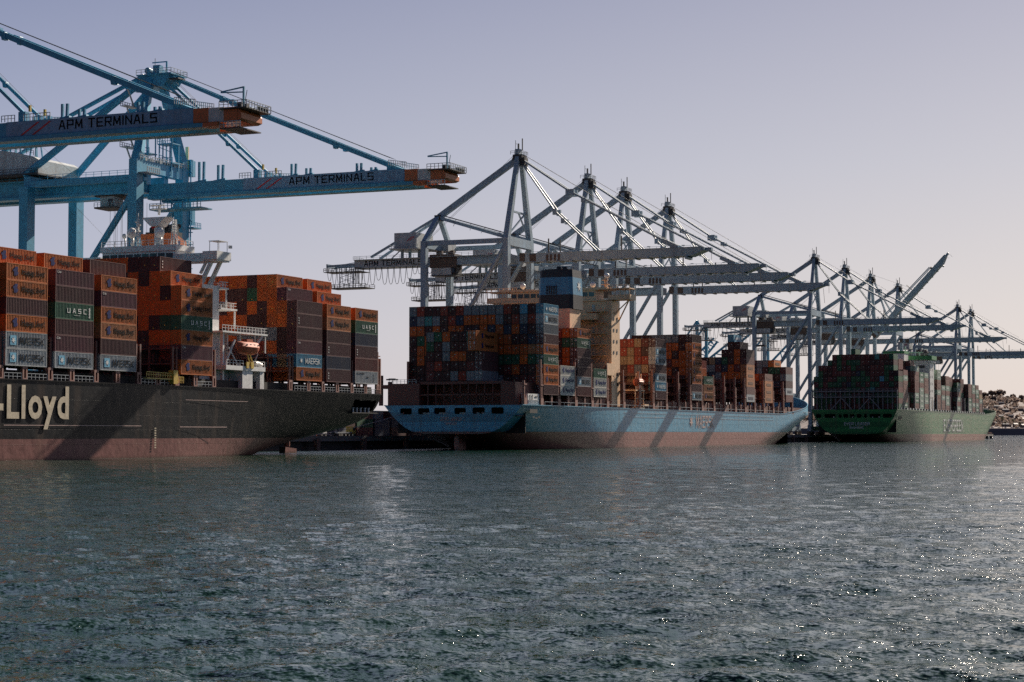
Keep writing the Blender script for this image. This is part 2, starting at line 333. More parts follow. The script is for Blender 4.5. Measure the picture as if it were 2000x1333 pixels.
# ================================================================ WATER
def make_water():
    m = bpy.data.materials.new('sea_water'); m.use_nodes = True; t = m.node_tree; b = t.nodes['Principled BSDF']
    b.inputs['Base Color'].default_value = (.008, .031, .018, 1); b.inputs['Roughness'].default_value = .045; b.inputs['IOR'].default_value = 1.333
    tc = N(t, 'ShaderNodeTexCoord')
    def nz(sc, rot, stretch, det, rough):
        mp = N(t, 'ShaderNodeMapping'); mp.inputs['Rotation'].default_value = (0, 0, rot); mp.inputs['Scale'].default_value = stretch
        t.links.new(tc.outputs['Object'], mp.inputs[0]); n = N(t, 'ShaderNodeTexNoise'); n.inputs['Scale'].default_value = sc; n.inputs['Detail'].default_value = det; n.inputs['Roughness'].default_value = rough
        pass
        t.links.new(mp.outputs[0], n.inputs['Vector']); return n.outputs[1]
    acc = None
    for sc, rot, st, det, ww in ((.06, -TH, (1.2, .35, 1), 2, .22), (.22, -TH, (1.7, .5, 1), 2, .34), (.85, -TH + .3, (1.5, .6, 1), 3, .66), (2.6, -TH - .3, (1.4, .7, 1), 4, 1.15), (9.0, -TH, (1.2, .8, 1), 3, 1.9)):
        s1_ = N(t, 'ShaderNodeVectorMath', operation='SUBTRACT'); t.links.new(nz(sc, rot, st, det, .55), s1_.inputs[0]); s1_.inputs[1].default_value = (.5, .5, .5)
        s2_ = N(t, 'ShaderNodeVectorMath', operation='SCALE'); t.links.new(s1_.outputs[0], s2_.inputs[0]); s2_.inputs['Scale'].default_value = ww
        if acc is None: acc = s2_.outputs[0]
        else:
            s3_ = N(t, 'ShaderNodeVectorMath', operation='ADD'); t.links.new(acc, s3_.inputs[0]); t.links.new(s2_.outputs[0], s3_.inputs[1]); acc = s3_.outputs[0]
    mk = N(t, 'ShaderNodeTexNoise'); mk.inputs['Scale'].default_value = .9; mk.inputs['Detail'].default_value = 3; t.links.new(tc.outputs['Object'], mk.inputs['Vector'])
    mr = ramp(t, mk.outputs[0], [(.50, (0, 0, 0)), (.68, (1, 1, 1))])
    s1_ = N(t, 'ShaderNodeVectorMath', operation='SUBTRACT'); t.links.new(nz(16, -TH, (1, 1, 1), 2, .5), s1_.inputs[0]); s1_.inputs[1].default_value = (.5, .5, .5)
    s2_ = N(t, 'ShaderNodeVectorMath', operation='SCALE'); t.links.new(s1_.outputs[0], s2_.inputs[0]); t.links.new(mth(t, 'MULTIPLY', mr.outputs[0], 3.4), s2_.inputs['Scale'])
    s3_ = N(t, 'ShaderNodeVectorMath', operation='ADD'); t.links.new(acc, s3_.inputs[0]); t.links.new(s2_.outputs[0], s3_.inputs[1]); acc = s3_.outputs[0]
    fl = N(t, 'ShaderNodeVectorMath', operation='MULTIPLY'); t.links.new(acc, fl.inputs[0]); fl.inputs[1].default_value = (1, 1, 0)
    gn = N(t, 'ShaderNodeNewGeometry'); ad = N(t, 'ShaderNodeVectorMath', operation='ADD'); t.links.new(gn.outputs['Normal'], ad.inputs[0]); t.links.new(fl.outputs[0], ad.inputs[1])
    nn_ = N(t, 'ShaderNodeVectorMath', operation='NORMALIZE'); t.links.new(ad.outputs[0], nn_.inputs[0]); t.links.new(nn_.outputs[0], b.inputs['Normal'])
    rs = [3.0]
    while rs[-1] < 24: rs.append(rs[-1] * 1.12)
    while rs[-1] < 900: rs.append(rs[-1] * 1.0040)
    while rs[-1] < 26000: rs.append(rs[-1] * 1.12)
    rs = np.array(rs)
    fan = np.linspace(-22, 22, 620); side = np.concatenate([np.linspace(-180, -24, 40), fan, np.linspace(24, 180, 41)[:-1]])
    an = TH + np.radians(side); na = len(an); nr = len(rs)
    X = rs[:, None] * np.cos(an)[None]; Y = rs[:, None] * np.sin(an)[None]
    Z = np.zeros_like(X); dr = np.maximum(rs * .0040, .05)
    for i in range(80):
        lam = 0.45 * (5.5 / .45) ** RNG.rand(); th = TH + RNG.normal(0, .8) + (math.pi if RNG.rand() < .5 else 0); k = 2 * math.pi / lam
        amp = .0034 * lam ** .95 * (1.0 if lam < 4 else .7); w = np.exp(-(k * dr * .55) ** 2)[:, None]
        ph = k * (X * math.cos(th) + Y * math.sin(th)) + RNG.rand() * 6.28
        Z += amp * w * (np.sin(ph) + .28 * np.sin(2 * ph + 1.3))
    Z *= (1.0 + .35 * np.sin(X * .021 + Y * .033) * np.sin(X * .013 - Y * .027 + 2))
    Z -= .03
    co = np.stack([X, Y, Z], -1).reshape(-1, 3)
    idx = np.arange(nr * na).reshape(nr, na); nxt = np.roll(idx, -1, 1)
    q = np.stack([idx[:-1], nxt[:-1], nxt[1:], idx[1:]], -1).reshape(-1, 4)
    # orientation: angle grows counter-clockwise, radius outwards -> flip so that normals point up
    q = q[:, [0, 3, 2, 1]]
    co = np.vstack([co, [[0, 0, 0]]]); c0 = len(co) - 1
    me = bpy.data.meshes.new('water'); me.vertices.add(len(co)); me.vertices.foreach_set('co', co.astype('f').ravel())
    tri = np.stack([np.full(na, c0), idx[0], nxt[0]], -1)
    me.loops.add(q.size + tri.size); me.loops.foreach_set('vertex_index', np.concatenate([q.ravel(), tri.ravel()]).astype('i'))
    nf = len(q) + len(tri); me.polygons.add(nf)
    ls = np.concatenate([np.arange(len(q)) * 4, len(q) * 4 + np.arange(len(tri)) * 3]); me.polygons.foreach_set('loop_start', ls.astype('i'))
    me.update(calc_edges=True); me.polygons.foreach_set('use_smooth', np.ones(nf, bool)); me.validate(); me.materials.append(m)
    tag(link('water', me), 'dark green choppy harbour water with sun glints', kind='structure')
make_water()

# ================================================================ QUAY AND YARD
QY = 249.5; QZ = 3.6
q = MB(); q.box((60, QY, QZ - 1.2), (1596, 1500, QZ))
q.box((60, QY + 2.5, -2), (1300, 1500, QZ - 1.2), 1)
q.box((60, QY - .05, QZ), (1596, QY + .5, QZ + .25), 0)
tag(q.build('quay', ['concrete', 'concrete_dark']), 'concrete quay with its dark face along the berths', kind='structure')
fm = MB(); fm.box((-.55, -1.0, -.4), (.55, .0, 2.4)); fm.box((-.9, -1.25, -.6), (.9, -1.0, 2.7))
fmesh = fm.mesh('quay_fender', [M('fender_rust')])
fx = [449, 476, 503, 868, 895, 922, 949, 976]
for i, x in enumerate(fx):
    o = link('quay_fender', fmesh, None, (x, QY, .5))
    tag(o, ('rusty fender panel on the quay face, %s between black and blue ships' % ['leftmost', 'middle', 'rightmost'][i]) if i < 3 else
        ('rusty quay fender panel, %s from left, in the gap beside the green ship' % ['first', 'second', 'third', 'fourth', 'fifth'][i - 3]), 'fender', 'fender panels along the quay face')
# piles under the open end of the quay
for i in range(14):
    x = 1330 + i * 20; b = MB(); b.tube([(0, 0, -2), (0, 0, QZ - 1.2)], 1.25, 10)
    o = b.build('quay_pile', 'concrete', None, (x, QY + .9, 0), smooth=True)
    tag(o, 'pale round concrete pile under the far end of the quay', 'pile', 'piles under the quay end')
b = MB(); b.rail([(1500, QY + .6, 0), (1592, QY + .6, 0)], 1.4, .09, 6); b.build
o = b.build('quay_railing', 'post_brown', None, (0, 0, QZ + .25)); tag(o, 'brown railing along the top of the far quay end', 'railing')

# ================================================================ CONTAINERS
CW, CHT, CL = 2.42, 2.84, 11.15
COLS = dict(O=(.60, .165, .035), f=(.50, .20, .085), M=(.105, .036, .040), m=(.065, .022, .024), C=(.15, .045, .062), U=(.035, .14, .085),
            g=(.02, .11, .06), G=(.42, .45, .47), B=(.10, .34, .50), n=(.022, .036, .075), w=(.78, .75, .68), W=(.50, .52, .53), R=(.30, .045, .025), y=(.20, .225, .25),
            t=(.36, .24, .14), T=(.06, .26, .26), o=(.55, .11, .015), e=(.025, .12, .05), k=(.15, .035, .035), v=(.26, .36, .30), h=(.22, .105, .09))
CNAME = dict(O='orange', f='faded orange', M='brown-maroon', m='dark maroon', C='purplish maroon', U='green', g='dark green', G='grey', B='sky-blue', n='navy blue',
             w='off-white', W='white', R='red', y='slate-grey', t='tan', T='teal', o='plain orange', e='bright green', k='dark red', v='pale green', h='dusty brown')
def container_mesh(L):
    b = MB(); x0, x1 = -L / 2, L / 2; w = CW / 2; H = CHT
    for z0, z1 in ((0, .16), (H - .11, H)):
        b.box((x0, -w, z0), (x1, -w + .08, z1)); b.box((x0, w - .08, z0), (x1, w, z1))
        b.box((x0, -w + .08, z0), (x0 + .1, w - .08, z1)); b.box((x1 - .1, -w + .08, z0), (x1, w - .08, z1))
    for x in (x0, x1 - .16):
        for y in (-w, w - .16):
            b.box((x - .005, y - .005, .16), (x + .165, y + .165, H - .11))
            for z in (-.01, H - .12): b.box((x - .012, y - .012, z), (x + .172, y + .172, z + .13))
    def corr(p0, p1, nrm, k):
        p0 = Vector(p0); p1 = Vector(p1); d = (p1 - p0); nrm = Vector(nrm); vs = []; n = k * 4
        for i in range(k):
            for fr, dd in ((0, 0), (.3, 0), (.5, 1), (.8, 1)):
                q = p0 + d * ((i + fr) / k) + nrm * (-.025 - .06 * dd); vs += [(q.x, q.y, .14), (q.x, q.y, H - .09)]
        q = p1 + nrm * -.025; vs += [(q.x, q.y, .14), (q.x, q.y, H - .09)]
        b.add(vs, [(2 * i, 2 * i + 2, 2 * i + 3, 2 * i + 1) for i in range(n)])
    corr((x0 + .15, -w, 0), (x1 - .15, -w, 0), (0, -1, 0), int(L * 2.4))
    corr((x1 - .15, w, 0), (x0 + .15, w, 0), (0, 1, 0), 4)
    corr((x0, w - .15, 0), (x0, -w + .15, 0), (-1, 0, 0), 7)
    corr((x1, -w + .15, 0), (x1, w - .15, 0), (1, 0, 0), 2)
    b.box((x0 + .05, -w + .05, H - .05), (x1 - .05, w - .05, H - .02)); b.box((x0 + .05, -w + .05, .02), (x1 - .05, w - .05, .05))
    return b.mesh('container', [M('container_paint')])
CM = {}
def cmesh(L):
    if L not in CM: CM[L] = container_mesh(L)
    return CM[L]
def door_mesh():
    b = MB(); x = 0; w = CW / 2
    for s in (-1, 1):
        b.box((x - .05, min(s * .04, s * (w - .17)), .2), (x, max(s * .04, s * (w - .17)), CHT - .14), 0)
        for y in (.32, .82):
            b.tube([(x - .10, s * y, .22), (x - .10, s * y, CHT - .16)], .028, 6, 1)
            b.box((x - .13, s * y - .05, 1.15), (x - .05, s * y + .28 * s if s > 0 else s * y + .05, 1.2), 1)
            for z in (.3, CHT - .26, 1.9): b.box((x - .12, s * y - .07, z), (x - .05, s * y + .07, z + .08), 1)
    b.box((x - .056, -.95, 1.9), (x - .05, -.45, 2.4), 2); b.box((x - .056, .2, 2.3), (x - .05, .95, 2.42), 2); b.box((x - .056, .35, .8), (x - .05, .6, 1.05), 2)
    return b.mesh('door', [M('container_paint'), M('galvanised'), M('letter_white')])
DOOR = door_mesh()
def plate_mesh():
    b = MB(); b.box((-.03, -.12, .6), (-.0, .1, .82)); return b.mesh('data_plate', [M('yellow_paint')])
PLATE = plate_mesh()
def hl_emblem(matn):
    b = MB(); th = (0, 0, .02)
    for dx in (0, .42):
        b.poly([(dx, 0, 0), (dx + .34, 0, 0), (dx + .42, .85, 0), (dx + .62, 1.5, 0), (dx + .22, 1.5, 0), (dx + .02, .8, 0)], th)
    b.poly([(.74, .25, 0), (1.05, .15, 0), (1.12, .6, 0), (.78, .72, 0)], th); b.poly([(-.28, .75, 0), (0.0, .7, 0), (.1, 1.1, 0), (-.2, 1.2, 0)], th)
    return b.mesh('emblem', [M(matn)])
EM_HL = hl_emblem('letter_blue'); STAR_W = star_mesh(.62, 'letter_white'); b = MB(); b.box((-.8, -.8, 0), (.8, .8, .015)); SQ_B = b.mesh('emblem_panel', [M('letter_skyblue')])
def txt_cai(): return stroke_text('CAI', 1.0, .36, 'letter_white')
def deco(root, c, L, i):
    y = -CW / 2 - .012
    def T(me, x, z, nm='lettering', yy=0): return link(nm, me, root, (x, y - yy, z), ROT_S)
    if c in 'Ofw' and L > 8:
        mt = 'letter_blue' if c != 'f' else 'letter_dark'
        T(text_mesh('Hapag-Lloyd', 6.3, 1.3, 'letter_dark' if c != 'w' else 'letter_blue', .003), 1.7, 1.45)
        if c != 'f' or i % 2: T(EM_HL, -3.6, .78, 'emblem')
    elif c == 'U':
        T(stroke_text('U A S C', 5.6, .85, 'letter_white'), .6, 1.55)
        b = T(AR, 4.3, 1.4); T(text_mesh('united arab', 1.6, .16, 'letter_white', .01), .6, .8)
    elif c in 'GB' and L > 8:
        T(stroke_text('MAERSK', 6.6, 1.25, 'letter_dark' if c == 'G' else 'letter_white', .8), 1.5, 1.4)
        if c == 'G': T(SQ_B, -3.6, 1.4, 'emblem_panel')
        T(STAR_W, -3.6, 1.4, 'emblem', .02)
    elif c == 'C' and L > 8: T(txt_cai(), -4.6, 2.35)
    elif c == 'W': T(text_mesh('ZZ 410 882', 3.4, .28, 'letter_dark', .01), -3, 2.3); T(text_mesh('45G1', 1.0, .3, 'letter_dark', .01), .4, 1.5); T(AR2, 3.4, 1.4)
    elif c == 'M' and i % 2: T(AR3, -4.7, 1.5)
def bars(n, w, h, gap, matn):
    b = MB(); z = -(n * (h + gap)) / 2
    for k in range(n): b.box((-w / 2 * (1 - .3 * (k % 2)), z + k * (h + gap), 0), (w / 2, z + k * (h + gap) + h, .015))
    return b.mesh('lettering', [M(matn)])
AR = bars(7, .42, .2, .06, 'letter_white'); AR2 = bars(5, .3, .22, .16, 'letter_dark'); AR3 = bars(3, .3, .26, .3, 'letter_white')
STK = []       # every container wanted: (score, X, Y, Z, L, colour, door, label, group)
ORD = ['outermost', '2nd', '3rd', '4th', '5th', '6th', '7th', '8th', '9th', '10th', '11th', '12th', '13th', '14th', '15th', '16th', '17th', '18th', '19th']
TIER = ['bottom', '2nd', '3rd', '4th', '5th', '6th', '7th', '8th', '9th', '10th', '11th']
def bay(X, Y0, Z0, rows, phrase, grp, door, L=CL, side=True, tier_h=2.88, first=0, score=1.0):
    """rows: list of strings, bottom tier first; row 0 is the outermost (water side)"""
    hs = [len(r) for r in rows]
    for r, s in enumerate(rows):
        for t, c in enumerate(s):
            if c == ' ': continue
            Yc = Y0 + r * 2.5 + CW / 2; z = Z0 + t * tier_h
            exp_side = (r == 0) or (t >= hs[r - 1]) or rows[r - 1][t] == ' '
            dep = X * math.cos(TH) + Yc * math.sin(TH); lat = (X * math.sin(TH) - Yc * math.cos(TH)) / dep
            sc = (2.4 * (math.cos(TH) + lat * math.sin(TH)) if t >= first else .15) + ((L * (math.sin(TH) - lat * math.cos(TH))) if exp_side else 0)
            rown = 'outermost row' if r == 0 else ORD[r] + ' row in'
            STK.append((sc / dep ** 2 * score, X + L / 2, Yc, z, L, c, door, '%s container, %s tier, %s, %s' % (CNAME[c], TIER[t], rown, phrase), grp, exp_side))
Y1 = 202.0
G1 = 'containers stacked on the black ship'; G2 = 'containers stacked on the blue ship'
P = lambda s: s
ZB = 15.95
bay(257.6, Y1, ZB, ['GGOMOO', 'mmomomO', 'mMomoom', 'mmomomo'], 'leftmost bay on black ship', G1, 0)
bay(271.0, Y1, ZB, ['GCMUMC', 'mmomMmO', 'mmomooo', 'mmomomo'], 'second bay on black ship', G1, 0)
bay(284.4, Y1, ZB, ['GMfOCO', 'mmommoM', 'mmomoom', 'mmmomoo'], 'third bay on black ship', G1, 0)
bay(310.6, Y1, ZB, ['OCOUOO', 'mRogomO', 'mmomoooM', 'mmmooomm', 'moomooom', 'mmomoomo', 'mmomoooo', 'momomooo', 'mmomoooo', 'mmomooooo'[:8], 'momooomo', 'mmoomoom'], "ahead of black ship's bridge", G1, 0)
bay(355.4, Y1, ZB, ['OBCMMM', 'otmmooC', 'oBoyoooO', 'mmRymmoo', 'mnyymogm', 'mmmyommo', 'mmmooomo', 'mommomoo', 'mmoomomo', 'mmmomooo', 'mmomomoo', 'ooommomo'], "behind black ship's bridge", G1, 0)
bay(368.8, Y1, ZB, ['MnMMfO', 'mmommoO', 'mmmommmO', 'mmommooo'], 'second from stern on black ship', G1, 0)
bay(382.3, Y1, ZB, ['WkMnUO', 'mmmomO', 'mmommo', 'mmmmoo'], 'sternmost bay of black ship', G1, 0)
for X in (244.2, 230.8, 217.4): bay(X, Y1, ZB, [''.join(random.choice('mMOoGo') for _ in range(6 + (r > 0))) for r in range(6)], 'yard', 'yard', 0, score=.001)
# ---- blue ship
top9 = 'yRmmRmRyyyyyRmBmB'; t8 = 'nyTymRnooooymRyRy'; t7 = 'oomomoommonononmn'; t6 = 'mgommgmonnooommnm'; t5 = 'moomomoooooooooff'; t4 = 'mommommgmgggggogg'
rws = []
for r in range(17):
    k = 16 - r; lo = ''.join(random.choice('mmkomy') for _ in range(3)); rws.append(lo + t4[k] + t5[k] + t6[k] + t7[k] + t8[k] + top9[k])
rws[0] = 'MOOUOMyGB'
bay(496.0, Y1, 15.5, rws, 'tall aft block of blue ship', G2, 1)
aft = ['m' * 3, 'yRmoo', 'kmomo'[:5], 'ymmmg', 'nmymm', 'mmoon', 'kRmoy']
aft = ['ym mM'.replace(' ', ''), 'Rkomg', 'ymomm', 'nmoym', 'mmyog', 'mRmgy', 'RRkmn'[:5]]
aft[0] = 'yMM'
aft = ['yMM', 'ykmmg', 'Rmomm', 'ymomm', 'mmyyo', 'mRmmg', 'kkmgy']
bay(484.0, 215.7, 19.3, aft, 'low sternmost block of blue ship', G2, 1, tier_h=2.76)
for t in (3, 4):
    dep = 560.; STK.append((30 / dep ** 2, 487.2, 215.7 + CW / 2, 19.3 + t * 2.76, 15.0, 'O', 1, 'long orange container, %s tier, low sternmost block of blue ship' % ['4th', 'top'][t - 3], G2, True))
bay(508.8, Y1, 15.6, ['www', 'mmm', 'mom', 'mmo'], 'low white stack on blue ship', G2, 1)
bay(522.4, Y1, 15.6, ['kGMMMUO', 'mmooogo', 'momkmmR', 'mmommoR', 'mkmommR', 'mmommom'], 'stack aft of blue ship casing', G2, 1)
bay(536.0, Y1, 15.6, ['wwU', 'mmm', 'mom'], 'low white stack beside blue ship casing', G2, 1)
bay(593.7, Y1, 15.8, ['MBGMGGM'[:7], 'mkRtRmk', 'mmtyRRt', 'kmtRttR', 'mmkmtRR', 'mtkmttm', 'mmkRRmk'], "first tall stack forward of blue ship's tower", G2, 1, score=1.3)
bay(633.4, Y1, 16.2, ['GMOOOOOm', 'mmmooomm', 'mmomomoy', 'mmmokooy', 'moomoomy', 'mkoomooy', 'mmmoRomm', 'mkkomoRm', 'mmkoomom'], "second tall stack forward of blue ship's tower", G2, 1, score=1.3)
bay(647.0, Y1, 16.3, ['ffU', 'mmmoR', 'mkmo'], 'short green-topped stack on blue ship', G2, 1)
bay(701.5, Y1, 16.6, ['GMfffMm', 'mmmokoom', 'mkmoommmB'[:8] + 'B', 'mmmongm', 'mmmykn', 'mmonyt', 'mmkmym', 'mmyBoR', 'mmymkm', 'momkRm'], 'narrow tall stack amidships of blue ship', G2, 1)
bay(727.6, Y1, 16.6, ['fffh', 'mkmo', 'mmko', 'mmmo'], 'short brown stack near blue ship bow', G2, 1)
bay(759.4, Y1, 17.4, ['kGmyM', 'mmnmg', 'mmymgO', 'mmmomy', 'mkmoyy', 'mmmmnk', 'mmymmk'], 'foremost stack of blue ship', G2, 1)
# ---- green ship (its containers are small in the picture)
G3 = 'containers stacked on the green ship'
rr = random.Random(11)
prof = [7, 10, 10] + [10] * 11 + [9, 8, 8, 6]; prof[9] = 11
def cg(): return rr.choice('eegkkkkmmmkmmggke' if rr.random() > .04 else 'nnTB')
def cs(): return rr.choice('vvvhhhvUhk' if rr.random() > .05 else 'nWtB')
bay(986, Y1 + .2, 17.2, [''.join(cg() for _ in range(h)) for h in prof], 'sternmost bay of green ship', G3, 1)
for X, h0, h1 in [(999.5, 7, 9), (1030, 8, 9), (1043.5, 7, 8), (1057, 7, 7), (1095, 8, 8), (1108.5, 5, 7), (1122, 7, 7), (1146, 0, 7), (1159.5, 6, 6), (1186, 0, 7), (1199.5, 6, 6), (1213, 6, 6), (1226.5, 6, 6), (1240, 5, 5)]:
    rows = [''.join(cs() for _ in range(h0))] + [''.join(cg() for _ in range(h1)) for _ in range(5)]
    bay(X, Y1 + .4, 18.0, rows, 'bay of green ship', G3, 1, L=11.6)
# ---- yard stacks on the quay
for i in range(46):
    X = 330 + (i % 23) * 34 + rr.random() * 6; Yy = 300 + rr.random() * 30 + (i // 23) * 55
    bay(X, Yy, QZ, [''.join(rr.choice('OmMGnkgtyB') for _ in range(rr.randint(1, 4))) for _ in range(3)], 'yard', 'yard', 1, score=.02)
for i in range(15):
    for j, Yy in enumerate((292, 318)):
        bay(428 + i * 12.6, Yy, QZ, [''.join(rr.choice('mmkknnOMgym') for _ in range(rr.choice((2, 3, 3)))) for _ in range(3)], 'yard', 'yard', 1, score=.02)
for i in range(10): bay(850 + i * 13, 330, QZ, [''.join(rr.choice('mknMOtyWB') for _ in range(rr.choice((1, 2, 3)))) for _ in range(3)], 'yard', 'yard', 1, score=.02)
STK.sort(key=lambda s: -s[0])
seen = {}
def short(lbl):
    return lbl
big = [s for s in STK if s[8] in (G1, G2)][:300]; ids = set(id(s) for s in big)
stuff = MB()
n_ind = 0
for k, s in enumerate(STK):
    sc, X, Y, z, L, c, door, lbl, grp, ex = s; col = COLS[c]; v = 1 + (RNG.rand() - .5) * .28
    col = tuple(min(1, a * v) for a in col)
    if id(s) in ids:
        n_ind += 1
        o = link('container', cmesh(L), None, (X, Y, z)); o.color = (*col, 1)
        tag(o, lbl, 'container', grp)
        if len(lbl.split()) > 16: print('LONG LABEL', lbl)
        if door:
            d = link('door', DOOR, o, (-L / 2, 0, 0)); d.color = (*col, 1)
        elif k % 3: link('data_plate', PLATE, o, (-L / 2, (k % 5) * .1 - .2, (k % 4) * .25 - .3))
        if ex and L > 10.5: deco(o, c, L, k)
    else:
        w = CW / 2; x0, x1 = X - L / 2, X + L / 2
        stuff.box((x0, Y - w, z), (x1, Y + w, z + CHT), 0, col)
        dk = tuple(a * .55 for a in col)
        for zz in (.0, CHT - .14): stuff.box((x0 - .04, Y - w, z + zz), (x0 - .01, Y + w, z + zz + .14), 0, dk)
        for yy in (-w, -.06, w - .12): stuff.box((x0 - .04, Y + yy, z + .15), (x0 - .01, Y + yy + .12, z + CHT - .15), 0, dk)
        if grp != 'yard':
            a = RNG.rand(); stuff.box((x0 - .06, Y - .9 + a * .6, z + 1.7), (x0 - .045, Y - .55 + a * .6, z + 2.0), 0, (.5, .5, .48))
            if a > .5: stuff.box((x0 - .06, Y + .3, z + .9 + a * .4), (x0 - .045, Y + .55, z + 1.1 + a * .4), 0, (.55, .5, .3))
            if ex and c in 'vUOfhGB':
                lc = {'v': (.62, .66, .60), 'h': (.2, .08, .07), 'U': (.6, .62, .58), 'O': (.1, .05, .04), 'f': (.2, .1, .06), 'G': (.05, .06, .1), 'B': (.6, .65, .7)}[c]
                stuff.box((x0 + L * .2, Y - w - .05, z + .9), (x0 + L * .8, Y - w - .02, z + 1.9), 0, lc)
print('containers: individual', n_ind, 'of', len(STK))
o = stuff.build('container_stacks', 'container_stack'); tag(o, 'maroon and green containers massed on the green ship and the far stacks', kind='stuff')
# ================================================================ SHIPS
def interp(x, xs, ys): return float(np.interp(x, xs, ys))
def make_hull(name, matn, root, sgn, L, B, D0, zbx, zby, px_, py_, bx, by, rake, tw, td, sheer, hole=None, windows=None, zl=-1.3):
    st = sorted(set([0, 1.5, 3, 4.5, 6, 8, 10, 12.5, 15, 18, 21, 24, 27] + list(range(30, 100, 4)) + list(range(100, int(L - 120), 12)) + [L - 120 + i * 3 for i in range(40)] + [L - .01]))
    NV = 26
    def Dk(s): return D0 + sheer * max(0, (s - (L - 92)) / 92) ** 1.5
    def hb(s, z):
        zb = interp(s, zbx, zby); p = interp(s, px_, py_); b0 = interp(s, bx, by); u = min(1, max(0, (z - zb) / (D0 - zb)))
        st_ = b0 + (1 - b0) * u ** p
        zr = min(1.15, max(0, z) / D0); end = L - rake * (1 - min(1, zr)) ** 1.25; tp = tw + (td - tw) * min(1, zr) ** 1.3
        t = min(1, max(0, (end - s) / tp)); f = 1 - (1 - t) ** (2.3)
        return B / 2 * st_ * f
    m = MB(); ring = []
    zlv = lambda s, k: (max(zl, interp(s, zbx, zby))) + (Dk(s) - max(zl, interp(s, zbx, zby))) * k / (NV - 1)
    for side in (-1, 1):
        b0 = len(m.v); vs = []; fs = []
        for s in st:
            for k in range(NV):
                z = zlv(s, k); vs.append((sgn * s, side * hb(s, z), z))
        for i in range(len(st) - 1):
            for k in range(NV - 1):
                if hole:
                    sc = (st[i] + st[i + 1]) / 2; z = (zlv(st[i], k) + zlv(st[i + 1], k + 1)) / 2
                    if hole[0 if side < 0 else 0] + (0 if side < 0 else 8) < sc < hole[1] and hole[2] < z < hole[3]: continue
                fs.append((i * NV + k, (i + 1) * NV + k, (i + 1) * NV + k + 1, i * NV + k + 1))
        m.add(vs, fs)
    # flat bottom closing strip
    n = len(st) * NV
    m.add([], [])
    for i in range(len(st) - 1):
        a, b = i * NV, (i + 1) * NV; m.f.append((a, b, b + n, a + n)); m.m.append(0)
    h = m.build('hull', matn, root, smooth=True)
    # transom
    pts = [(hb(0, zlv(0, k)), zlv(0, k)) for k in range(NV)]
    loop = [Vector((-y, z, 0)) for y, z in reversed(pts)] + [Vector((y, z, 0)) for y, z in pts]
    loops = [loop]
    for (yc, zc, w, hh) in (windows or []):
        lp = []; r = min(w, hh) * .28
        for cx, cy, a0 in ((w / 2 - r, hh / 2 - r, 0), (-w / 2 + r, hh / 2 - r, 90), (-w / 2 + r, -hh / 2 + r, 180), (w / 2 - r, -hh / 2 + r, 270)):
            for j in range(4): a = R(a0 + 30 * j); lp.append(Vector((yc + cx + r * math.cos(a), zc + cy + r * math.sin(a), 0)))
        loops.append(lp)
    tri = tessellate_polygon(loops); allp = [p for l in loops for p in l]
    t = MB(); t.add([(0, p.x, p.y) for p in allp], [tuple(f) for f in tri]); 
    for lp in loops[1:]:
        k = len(lp); vs = [(0, p.x, p.y) for p in lp] + [(sgn * .35, p.x, p.y) for p in lp]
        t.add(vs, [(i, (i + 1) % k, (i + 1) % k + k, i + k) for i in range(k)])
    t.build('transom', 'stern_green_shaded' if matn == 'hull_green_sunlit' else matn, root)
    # main deck follows the plan outline a little below the rail
    d = MB(); vs = []
    for s in st: y = hb(s, Dk(s)) - .15; z = D0 - .5; vs += [(sgn * s, -y, z), (sgn * s, y, z)]
    d.add(vs, [(2 * i, 2 * i + 1, 2 * i + 3, 2 * i + 2) for i in range(len(st) - 1)]); d.build('deck', 'ship_brown', root)
    # bulwark cap
    c = MB()
    for side in (-1, 1):
        for i in range(len(st) - 1): c.bar((sgn * st[i], side * hb(st[i], Dk(st[i])), Dk(st[i]) + .04), (sgn * st[i + 1], side * hb(st[i + 1], Dk(st[i + 1])), Dk(st[i + 1]) + .04), .3, .18)
    c.build('rail_cap', matn, root)
    return hb, Dk
# ---------------------------------------------------------------- black ship
S1X, S1Y = 395.3, 223.2
s1 = empty('container_ship', (S1X, S1Y, 0), 'black-hulled container ship with dusty red boot topping, cut off by the left edge', 'ship', 'container ships along the quay')
hb1, D1 = make_hull('hull', 'hull_black', s1, -1, 366, 42.4, 13.6, [0, 1.5, 4, 10, 22, 32, 43, 60, 80, 95], [8.9, 7.9, 6.9, 5.5, 3.5, 1.9, 0, -4, -10, -14],
    [0, 12, 35, 60, 85], [.30, .30, .24, .12, .015], [0, 10, 30, 60], [.74, .62, .34, .1], 14, 110, 55, 5, hole=(1.5, 12.5, 9.75, 12.15))
def L1(v, Y=None): return (v[0] - S1X, v[1] - S1Y, v[2])
# recessed mooring deck behind the opening
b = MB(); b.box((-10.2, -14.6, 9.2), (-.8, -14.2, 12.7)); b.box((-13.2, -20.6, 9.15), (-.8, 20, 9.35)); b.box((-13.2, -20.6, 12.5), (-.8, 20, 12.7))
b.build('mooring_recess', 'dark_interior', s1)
for x in (-11.2, -9.4, -7.5, -5.4, -3.6): 
    b = MB(); b.tube([(x, -19.6, 9.35), (x, -19.6, 10.3)], .28, 10); b.tube([(x, -19.6, 10.3), (x, -19.6, 10.45)], .4, 10); b.build('bollard', 'galvanised', s1)
b = MB(); b.poly([(-9.6, -.8, -2), (-3.4, -.8, -2), (-3.9, -.8, 1.0), (-9.0, -.8, 1.4)], (0, 1.6, 0)); b.tube([(-7, 0, 1.5), (-7, 0, 6.5)], .7, 10)
b.build('rudder', 'hull_black', s1)
